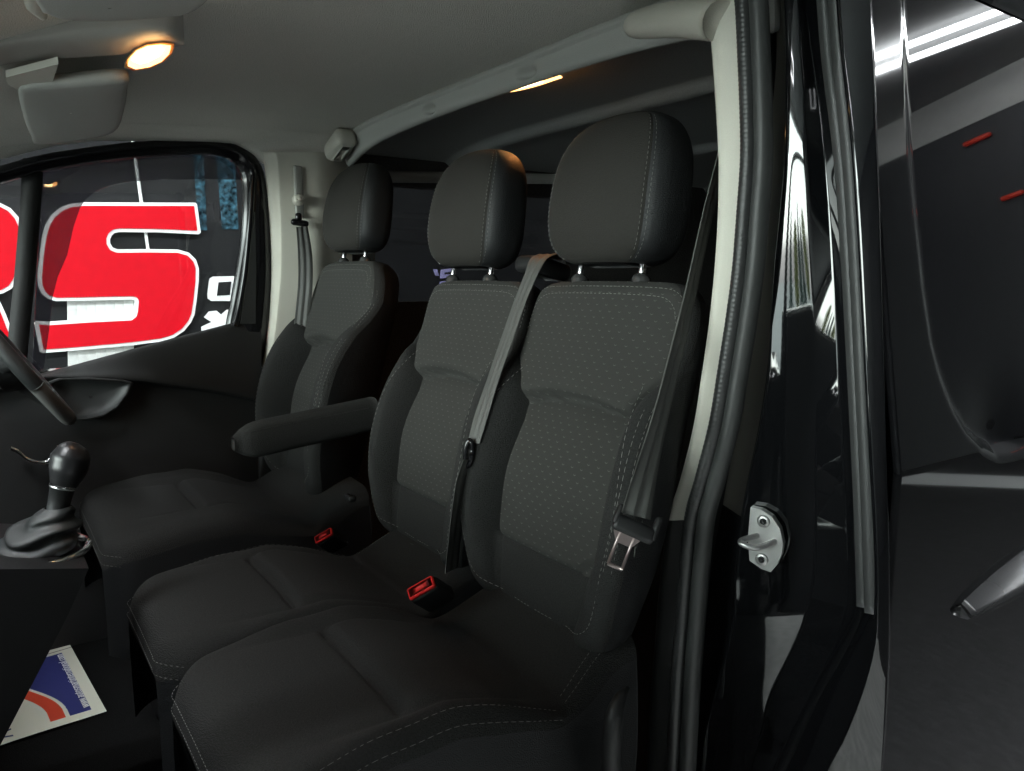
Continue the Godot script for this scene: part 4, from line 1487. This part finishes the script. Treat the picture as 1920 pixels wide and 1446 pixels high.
func belts() -> void:
	# middle belt: out of its guide between the backrests, down over the seam to the tongue, on to the floor
	var s := seat_frame(Vector3(0.900, 1.5, -0.975), 15.0)
	var n: Vector3 = s.n
	var t := thing("seat_belt", "grey webbing belt hanging between the two passenger backrests", "seat belt", at_plane(880, 850, s.o + n * 0.06, n))
	var pts := []
	for q in [[1043, 486, -0.10], [1030, 478, -0.06], [1012, 486, -0.01], [998, 512, 0.012], [978, 560, 0.022], [950, 640, 0.040], [925, 712, 0.055], [903, 780, 0.066], [889, 830, 0.072]]: pts.append(at_plane(q[0], q[1], s.o + n * q[2], n))
	var ac := [Vector3(0.1, 0, 1), Vector3(0.1, 0, 1), Vector3(0.0, 0, 1), Vector3(-0.1, 0, 1), Vector3(-0.1, 0.1, 1), Vector3(-0.1, 0.1, 1), Vector3(-0.1, 0.1, 1), Vector3(0.1, 0.1, 0.9), Vector3(0.3, 0.1, 0.8)]
	var st := tool()
	ribbon(st, smooth(pts, 6), smooth_f([0.046, 0.046, 0.046, 0.046, 0.046, 0.046, 0.044, 0.038, 0.026], 6), smooth_f(ac, 6))
	part("webbing", st, M.webbing, t)
	pts = []
	for q in [[878, 862, 0.076], [868, 900, 0.074], [860, 950, 0.070], [852, 1010, 0.06], [846, 1070, 0.05]]: pts.append(at_plane(q[0], q[1], s.o + n * q[2], n))
	st = tool()
	ribbon(st, smooth(pts, 6), smooth_f([0.030, 0.044, 0.046, 0.046, 0.046], 6), smooth_f([Vector3(0.85, 0, -0.2), Vector3(0.85, 0, -0.3), Vector3(0.85, 0, -0.35), Vector3(0.85, 0, -0.4), Vector3(0.85, 0, -0.4)], 6), 0.001)
	part("lower_webbing", st, M.webbing, t)
	st = tool()
	var ring := []
	var rc := at_plane(879, 850, s.o + n * 0.078, n)
	for i in 25:
		var a := TAU * i / 24
		ring.append(rc + Vector3(0.004 * cos(a), 0, 0.0055 * cos(a)) + s.v * (0.024 * sin(a)) + n * (0.004 * sin(a)))
	tube(st, ring, 0.0052, 8)
	part("tongue_loop", st, M.gloss_black, t)
	st = tool()
	var g := at_plane(1018, 500, s.o - n * 0.075, n)
	rbox(st, g + Vector3(0, -0.004, 0), Vector3(0.10, 0.036, 0.085), 0.014, Basis(Vector3.BACK, -0.26))
	part("belt_guide", st, M.black_plastic, t)
	# passenger belt: edge-on from the post, opening out above its tongue
	t = thing("seat_belt", "grey webbing belt hanging beside the door post with metal tongue", "seat belt", at_z(1188, 1000, -0.735))
	pts = []
	for q in [[1352, 300, -0.825], [1332, 380, -0.815], [1312, 470, -0.80], [1290, 570, -0.785], [1266, 670, -0.765], [1246, 750, -0.752], [1228, 820, -0.745], [1210, 890, -0.738], [1192, 968, -0.733]]: pts.append(at_z(q[0], q[1], q[2]))
	ac = []
	for q in [0.30, 0.33, 0.36, 0.38, 0.42, 0.47, 0.57, 0.73, 0.95]:
		var sight: Vector3 = (pts[ac.size()] - EYE).normalized()
		var right := sight.cross(Vector3.UP).normalized()
		ac.append(sight * sqrt(1.0 - q * q) + (right * 0.96 - Vector3.UP * 0.28) * q)
	st = tool()
	ribbon(st, smooth(pts, 6), smooth_f([0.046, 0.046, 0.046, 0.046, 0.046, 0.046, 0.046, 0.047, 0.046], 6), smooth_f(ac, 6), 0.0018)
	part("webbing", st, M.webbing, t)
	st = tool()
	var e := Vector3(0.80, -0.28, 0.62).normalized()
	var down := (at_z(1160, 1058, -0.728) - at_z(1192, 975, -0.733)).normalized()
	e = (e - down * e.dot(down)).normalized()
	var f := e.cross(down).normalized()
	var bc := at_z(1189, 992, -0.733)
	rbox(st, bc, Vector3(0.062, 0.024, 0.016), 0.007, Basis(e, -down, f))
	rbox(st, bc + e * 0.028 - down * 0.012, Vector3(0.010, 0.036, 0.015), 0.005, Basis(e, -down, f))
	rbox(st, bc - e * 0.028 - down * 0.010, Vector3(0.009, 0.030, 0.015), 0.004, Basis(e, -down, f))
	part("tongue_housing", st, M.black_plastic, t)
	st = tool()
	var tc := bc + down * 0.012 - e * 0.006
	for q in [[-0.0125, 0.0, 0.006], [0.0125, 0.0, 0.006]]:
		var a: Vector3 = tc + e * q[0] * 0.82
		tube(st, [a, a + down * 0.046], 0.0022, 8)
	tube(st, [tc - e * 0.0105 + down * 0.046, tc + e * 0.0105 + down * 0.046], 0.0030, 8)
	prism(st, [tc - e * 0.020 - f * 0.0012, tc + e * 0.020 - f * 0.0012, tc + e * 0.0115 + down * 0.014 - f * 0.0012, tc - e * 0.0115 + down * 0.014 - f * 0.0012], f * 0.0024)
	part("metal_tongue", st, M.tongue, t)
	st = tool()
	pts = []
	for q in [[1198, 1000, -0.765], [1188, 1050, -0.810], [1172, 1120, -0.840], [1158, 1240, -0.850]]: pts.append(at_z(q[0], q[1], q[2]))
	ribbon(st, smooth(pts, 5), smooth_f([0.046, 0.046, 0.046, 0.046], 5), smooth_f([Vector3(0.75, 0, -0.60), Vector3(0.75, 0, -0.62), Vector3(0.75, 0, -0.62), Vector3(0.75, 0, -0.62)], 5), 0.001)
	part("lower_webbing", st, M.webbing, t)
	# driver's belt on the far post
	t = thing("seat_belt", "dark driver's belt hanging from black loop on far cream post", "seat belt", at_z(562, 420, -2.36))
	st = tool()
	rbox(st, at_z(560, 360, -2.374), Vector3(0.030, 0.16, 0.012), 0.006, Basis(Vector3.UP, 0.2))
	part("height_slider", st, M.header, t)
	st = tool()
	var kc := at_z(560, 375, -2.352)
	tube(st, [kc + Vector3(0, 0, -0.015), kc + Vector3(0, 0, 0.006), kc + Vector3(0, 0, 0.012), kc + Vector3(0, 0, 0.013), kc + Vector3(0, 0, 0.008)], [0.017, 0.0175, 0.014, 0.009, 0.007], 18)
	part("anchor_knob", st, M.cream, t)
	st = tool()
	var dc := at_z(562, 418, -2.345)
	rbox(st, dc, Vector3(0.056, 0.020, 0.022), 0.009, Basis(Vector3.BACK, -0.12))
	rbox(st, dc + Vector3(-0.002, 0.018, -0.004), Vector3(0.020, 0.026, 0.016), 0.007)
	part("belt_loop", st, M.gloss_black, t)
	st = tool()
	pts = []
	for q in [[566, 425, -2.335], [572, 480, -2.335], [572, 540, -2.33], [564, 620, -2.33], [556, 700, -2.33]]: pts.append(at_z(q[0], q[1], q[2]))
	ribbon(st, smooth(pts, 5), smooth_f([0.036, 0.044, 0.044, 0.044, 0.044], 5), smooth_f([Vector3(1, 0, 0.1), Vector3(1, 0, 0.3), Vector3(0.9, 0, 0.5), Vector3(0.9, 0, 0.5), Vector3(1, 0, 0.4)], 5), 0.002)
	part("webbing", st, M.webbing, t)

# ---------------------------------------------------------------- steering wheel, gear lever, floor paper
func controls() -> void:
	var zc := -2.08
	var low := at_z(128, 783, zc)
	var high := at_z(0, 643, zc)
	var e := (high - low).normalized()
	var c := low + e * 0.185
	var nrm := Vector3.BACK.cross(e).normalized()
	if nrm.x < 0: nrm = -nrm
	var t := thing("steering_wheel", "black steering wheel rim with satin grey insert before the driver's seat", "steering wheel", c)
	var st := tool()
	var ring := []
	for i in 65:
		var a := TAU * i / 64
		ring.append(c + e * cos(a) * 0.185 + Vector3.BACK * sin(a) * 0.185)
	tube(st, ring, 0.0165, 14)
	part("rim", st, M.leather, t)
	st = tool()
	var seg := []
	for i in 17:
		var a := lerpf(1.9, 2.7, i / 16.0)
		seg.append(c + (e * cos(a) + Vector3.BACK * sin(a)) * 0.187 + nrm * 0.001)
	tube(st, seg, 0.0168, 14)
	part("rim_insert", st, M.rim_grey, t)
	for a in [1.57, -1.57, PI]:
		st = tool()
		var d := e * cos(a) + Vector3.BACK * sin(a)
		tube(st, [c + d * 0.05 - nrm * 0.02, c + d * 0.11 - nrm * 0.012, c + d * 0.178], [0.026, 0.018, 0.012], 10)
		part("spoke", st, M.black_plastic, t)
	st = tool()
	tube(st, [c - nrm * 0.06, c - nrm * 0.03, c + nrm * 0.0, c + nrm * 0.012], [0.06, 0.075, 0.070, 0.03], 20)
	part("hub", st, M.black_plastic, t)
	st = tool()
	tube(st, [c - nrm * 0.05, c - nrm * 0.16], 0.035, 12)
	part("column", st, M.black_plastic, t)
	# gear lever on its console
	var z := -1.42
	t = thing("gear_lever", "black gear lever with wrinkled gaiter and chrome collar", "gear lever", at_z(75, 1020, z))
	st = tool()
	tube(st, smooth([at_z(140, 830, z), at_z(137, 838, z), at_z(133, 855, z), at_z(128, 880, z), at_z(122, 900, z), at_z(119, 910, z)], 4), smooth_f([0.006, 0.020, 0.029, 0.029, 0.023, 0.0195], 4), 18)
	part("knob", st, M.knob, t)
	st = tool()
	tube(st, [at_z(119, 908, z), at_z(117, 915, z)], [0.0215, 0.0205], 18)
	part("collar", st, M.chrome, t)
	st = tool()
	tube(st, [at_z(117, 914, z), at_z(110, 945, z), at_z(100, 985, z)], [0.0185, 0.0165, 0.016], 14)
	part("stick", st, M.black_plastic, t)
	st = tool()
	var rows := []
	var top := at_z(108, 950, z); var foot := at_z(62, 1026, z - 0.02)
	for i in 25:
		var q := i / 24.0
		var pc := top.lerp(foot, q)
		var r := PackedVector3Array()
		for k in 40:
			var a := TAU * k / 40
			var rr := lerpf(0.019, 0.068, pow(q, 0.8)) * (1.0 + 0.13 * sin(q * 15.0 + 1.2 * sin(a * 2.0)) * sin(q * PI) + 0.07 * sin(a * 5.0 + q * 4.0) * q)
			r.append(pc + Vector3(cos(a) * rr, 0.006 * sin(a * 3.0 + q * 7.0) * q, sin(a) * rr))
		rows.append(r)
	grid(st, rows, true)
	part("gaiter", st, M.leather, t)
	st = tool()
	ring = []
	for i in 41:
		var a := TAU * i / 40
		ring.append(foot + Vector3(cos(a) * 0.080, -0.008, sin(a) * 0.085))
	tube(st, ring, 0.006, 10)
	part("collar_ring", st, M.chrome, t)
	st = tool()
	var prof := []
	for q in [[166, 1066], [160, 1080], [128, 1152], [92, 1222], [0, 1398], [-80, 1540], [-420, 1540], [-420, 1072]]: prof.append(at_z(q[0], q[1], z + 0.10))
	prism(st, prof, Vector3(0, 0, -0.26))
	part("console", st, M.console_black, t)
	# paper mat in the driver's footwell
	var fy := 0.4585
	var p0 := at_y(200, 1335, fy); var p1 := at_y(130, 1208, fy)
	var e1 := (p1 - p0).normalized()
	var e2 := Vector3(e1.z, 0, -e1.x)
	if e2.x > 0: e2 = -e2
	var long := p0.distance_to(p1)
	t = thing("paper_mat", "white printed paper mat with blue panel lying in driver's footwell", "paper", p0)
	st = tool()
	rows = []
	var uvs := []
	for i in 13:
		var r := PackedVector3Array(); var uv := []
		for k in 11:
			var u := i / 12.0; var v := k / 10.0
			r.append(p0 + e1 * u * long + e2 * v * 0.38 + Vector3.UP * (0.0015 + 0.003 * sin(u * 5.0 + v * 3.0) * sin(v * 4.0)))
			uv.append(Vector2(u, v))
		rows.append(r); uvs.append(uv)
	grid(st, rows, false, uvs)
	part("sheet", st, M.paper, t)
	var font := SystemFont.new()
	font.font_names = PackedStringArray(["Droid Sans"])
	for q in [["www.autosmartinternational.com", 0.155, 0.022, 0.34, 0.0235, M.sign_white], ["AUTO", 0.155, 0.172, 0.24, 0.065, M.navy]]:
		var tm := TextMesh.new()
		tm.text = q[0]
		tm.font = font
		tm.font_size = 64
		tm.pixel_size = q[4] / 64.0
		tm.depth = 0.0006
		tm.horizontal_alignment = HORIZONTAL_ALIGNMENT_LEFT
		tm.vertical_alignment = VERTICAL_ALIGNMENT_BOTTOM
		var o := MeshInstance3D.new()
		o.mesh = tm
		o.material_override = q[5]
		o.name = "printed_text"
		t.add_child(o, true)
		var wide: float = tm.get_aabb().size.x
		var k: float = minf(1.0, q[3] / maxf(wide, 0.01))
		o.transform = Transform3D(Basis(e1, e2, Vector3.UP).scaled_local(Vector3(k, 1, 1)), e1 * (0.045 if q[0] != "AUTO" else 0.02) + e2 * q[2] + Vector3.UP * 0.0052)

# ---------------------------------------------------------------- overhead: console with reading lamp, visors, cargo lamp
func overhead() -> void:
	var t := thing("overhead_console", "cream overhead console with lit amber reading lamp", "console", Vector3(0.15, 1.9, -1.5))
	var y := 1.878
	var c := at_y(150, 112, y)
	var st := tool()
	var rows := []
	# long tapered tray hung under the headlining, its rear end rounded
	var tip := at_y(345, 84, y); var start := at_y(-120, 112, y)
	for i in 21:
		var q := i / 20.0
		var p := start.lerp(tip, q)
		var half := 0.078 * sqrt(maxf(0.0, 1.0 - pow(maxf(0.0, (q - 0.72) / 0.28), 2.2)))
		half = maxf(half, 0.004)
		var r := PackedVector3Array()
		var drop := roof(p.x, p.z)
		for k in 17:
			var a := PI * k / 16
			var cz := signf(cos(a)) * pow(absf(cos(a)), 0.45)
			var cy := pow(sin(a), 0.45)
			r.append(Vector3(p.x, lerpf(drop + 0.002, minf(y, drop - 0.012), cy), p.z + cz * half))
		rows.append(r)
	grid(st, rows)
	fan(st, rows[-1]); fan(st, rows[0], true)
	part("tray", st, M.console, t)
	# lamp lens: a leaf-shaped warm window
	var outline := [[233, 122], [238, 108], [252, 93], [275, 83], [305, 80], [326, 82], [322, 96], [306, 112], [280, 124], [250, 129]]
	var lens := []; var rim := []
	var mid := Vector2(280, 104)
	for i in outline.size():
		for s in 3:
			var p := Vector2(outline[i][0], outline[i][1]).lerp(Vector2(outline[(i + 1) % outline.size()][0], outline[(i + 1) % outline.size()][1]), s / 3.0)
			rim.append(at_y(p.x, p.y, y - 0.003))
			p = mid + (p - mid) * 0.86
			lens.append(at_y(p.x, p.y, y - 0.008))
	st = tool()
	prism(st, rim, Vector3(0, -0.004, 0))
	var lamp := part("reading_lamp", st, M.lamp_rim, t)
	st = tool()
	prism(st, lens, Vector3(0, -0.004, 0))
	part("lamp_lens", st, M.lamp_lens, lamp)
	st = tool()
	var core := []
	for q in [[248, 112], [258, 99], [276, 90], [298, 87], [306, 92], [298, 103], [280, 113], [262, 118]]: core.append(at_y(q[0], q[1], y - 0.0125))
	prism(st, core, Vector3(0, -0.002, 0))
	part("lamp_bulb", st, M.lamp_bulb, lamp)
	var o := SpotLight3D.new()
	o.name = "reading_glow"
	o.light_color = Color(1.0, 0.64, 0.34)
	o.light_energy = 0.010
	o.light_size = 0.02
	o.spot_range = 6.0
	o.spot_angle = 78.0
	o.spot_attenuation = 2.0
	o.shadow_enabled = true
	t.add_child(o)
	o.rotation.x = -PI / 2
	o.position = at_y(280, 104, y - 0.030) - t.position
	# pale visor clip and the two visors
	t = thing("visor_clip", "pale wedge shaped visor clip on the overhead console", "clip", at_y(55, 150, 1.86))
	st = tool()
	var w := []
	for q in [[10, 132], [108, 106], [92, 158], [78, 174], [60, 170], [14, 146]]: w.append(at_y(q[0], q[1], 1.868))
	prism(st, w, Vector3(0, -0.012, 0))
	part("wedge", st, M.cream, t)
	t = thing("sun_visor", "driver's grey sun visor folded up under the headlining", "sun visor", at_y(140, 200, 1.86))
	visor(t, [[34, 166], [50, 152], [120, 146], [232, 138], [238, 160], [232, 200], [214, 240], [150, 256], [70, 264], [58, 250], [44, 215]], 1.862)
	t = thing("sun_visor", "passenger's sun visor edge with round pivot above the overhead console", "sun visor", at_y(150, 10, 1.86))
	visor(t, [[72, -60], [72, 0], [88, 10], [120, 20], [210, 22], [300, 16], [370, 2], [390, -60]], 1.862)
	st = tool()
	tube(st, [at_y(66, -20, 1.868), at_y(66, 8, 1.868), at_y(80, 30, 1.868)], [0.012, 0.013, 0.006], 12)
	part("pivot", st, M.cream, t)
	# warm lamp on the rear face of the header, shining into the cargo space
	t = thing("cargo_lamp", "slim glowing amber lamp under the header trim behind the headrests", "lamp", at_x(992, 157, 1.06))
	st = tool()
	var l0 := at_x(940, 171, 1.06); var l1 := at_x(1045, 143, 1.06)
	rows = []
	for i in 13:
		var q := i / 12.0
		var p := l0.lerp(l1, q)
		var h := 0.002 + 0.0065 * pow(sin(PI * clampf(q, 0.03, 0.97)), 0.6)
		var r := PackedVector3Array()
		for k in 12:
			var a := TAU * k / 12
			r.append(p + Vector3(0.014 * cos(a), h * sin(a), 0))
		rows.append(r)
	fan(st, rows[0], true); grid(st, rows, true); fan(st, rows[-1])
	part("lamp_lens", st, M.lamp_lens, t)
	st = tool()
	tube(st, [l0.lerp(l1, 0.2) + Vector3(-0.008, -0.003, 0), l0.lerp(l1, 0.8) + Vector3(-0.008, -0.003, 0)], 0.0052, 8)
	part("lamp_bulb", st, M.lamp_bulb, t)
	o = SpotLight3D.new()
	o.name = "cargo_glow"
	o.light_color = Color(1.0, 0.64, 0.34)
	o.light_energy = 0.018
	o.light_size = 0.02
	o.spot_range = 6.0
	o.spot_angle = 78.0
	o.spot_attenuation = 2.0
	o.shadow_enabled = true
	t.add_child(o)
	o.rotation.x = -PI / 2
	o.position = l0.lerp(l1, 0.5) + Vector3(0.05, -0.03, 0) - t.position

func visor(parent: Node3D, outline: Array, y: float) -> void:
	var n := outline.size()
	var mid := Vector2.ZERO
	for q in outline: mid += Vector2(q[0], q[1]) / n
	var rows := []
	for k in [[0.90, 0.012], [0.97, 0.010], [1.0, 0.002], [1.0, -0.006], [0.97, -0.012], [0.88, -0.014], [0.5, -0.015], [0.02, -0.015]]:
		var r := PackedVector3Array()
		for i in n:
			var p: Vector2 = mid + (Vector2(outline[i][0], outline[i][1]) - mid) * k[0]
			r.append(at_y(p.x, p.y, y) + Vector3(0, k[1], 0))
		rows.append(PackedVector3Array(smooth_ring(r)))
	var st := tool()
	grid(st, rows, true)
	part("panel", st, M.visor, parent)

func smooth_ring(r: PackedVector3Array) -> Array:
	var out := []
	var n := r.size()
	for i in n:
		for k in 4: out.append(r[i].cubic_interpolate(r[(i + 1) % n], r[(i - 1 + n) % n], r[(i + 2) % n], k / 4.0))
	return out
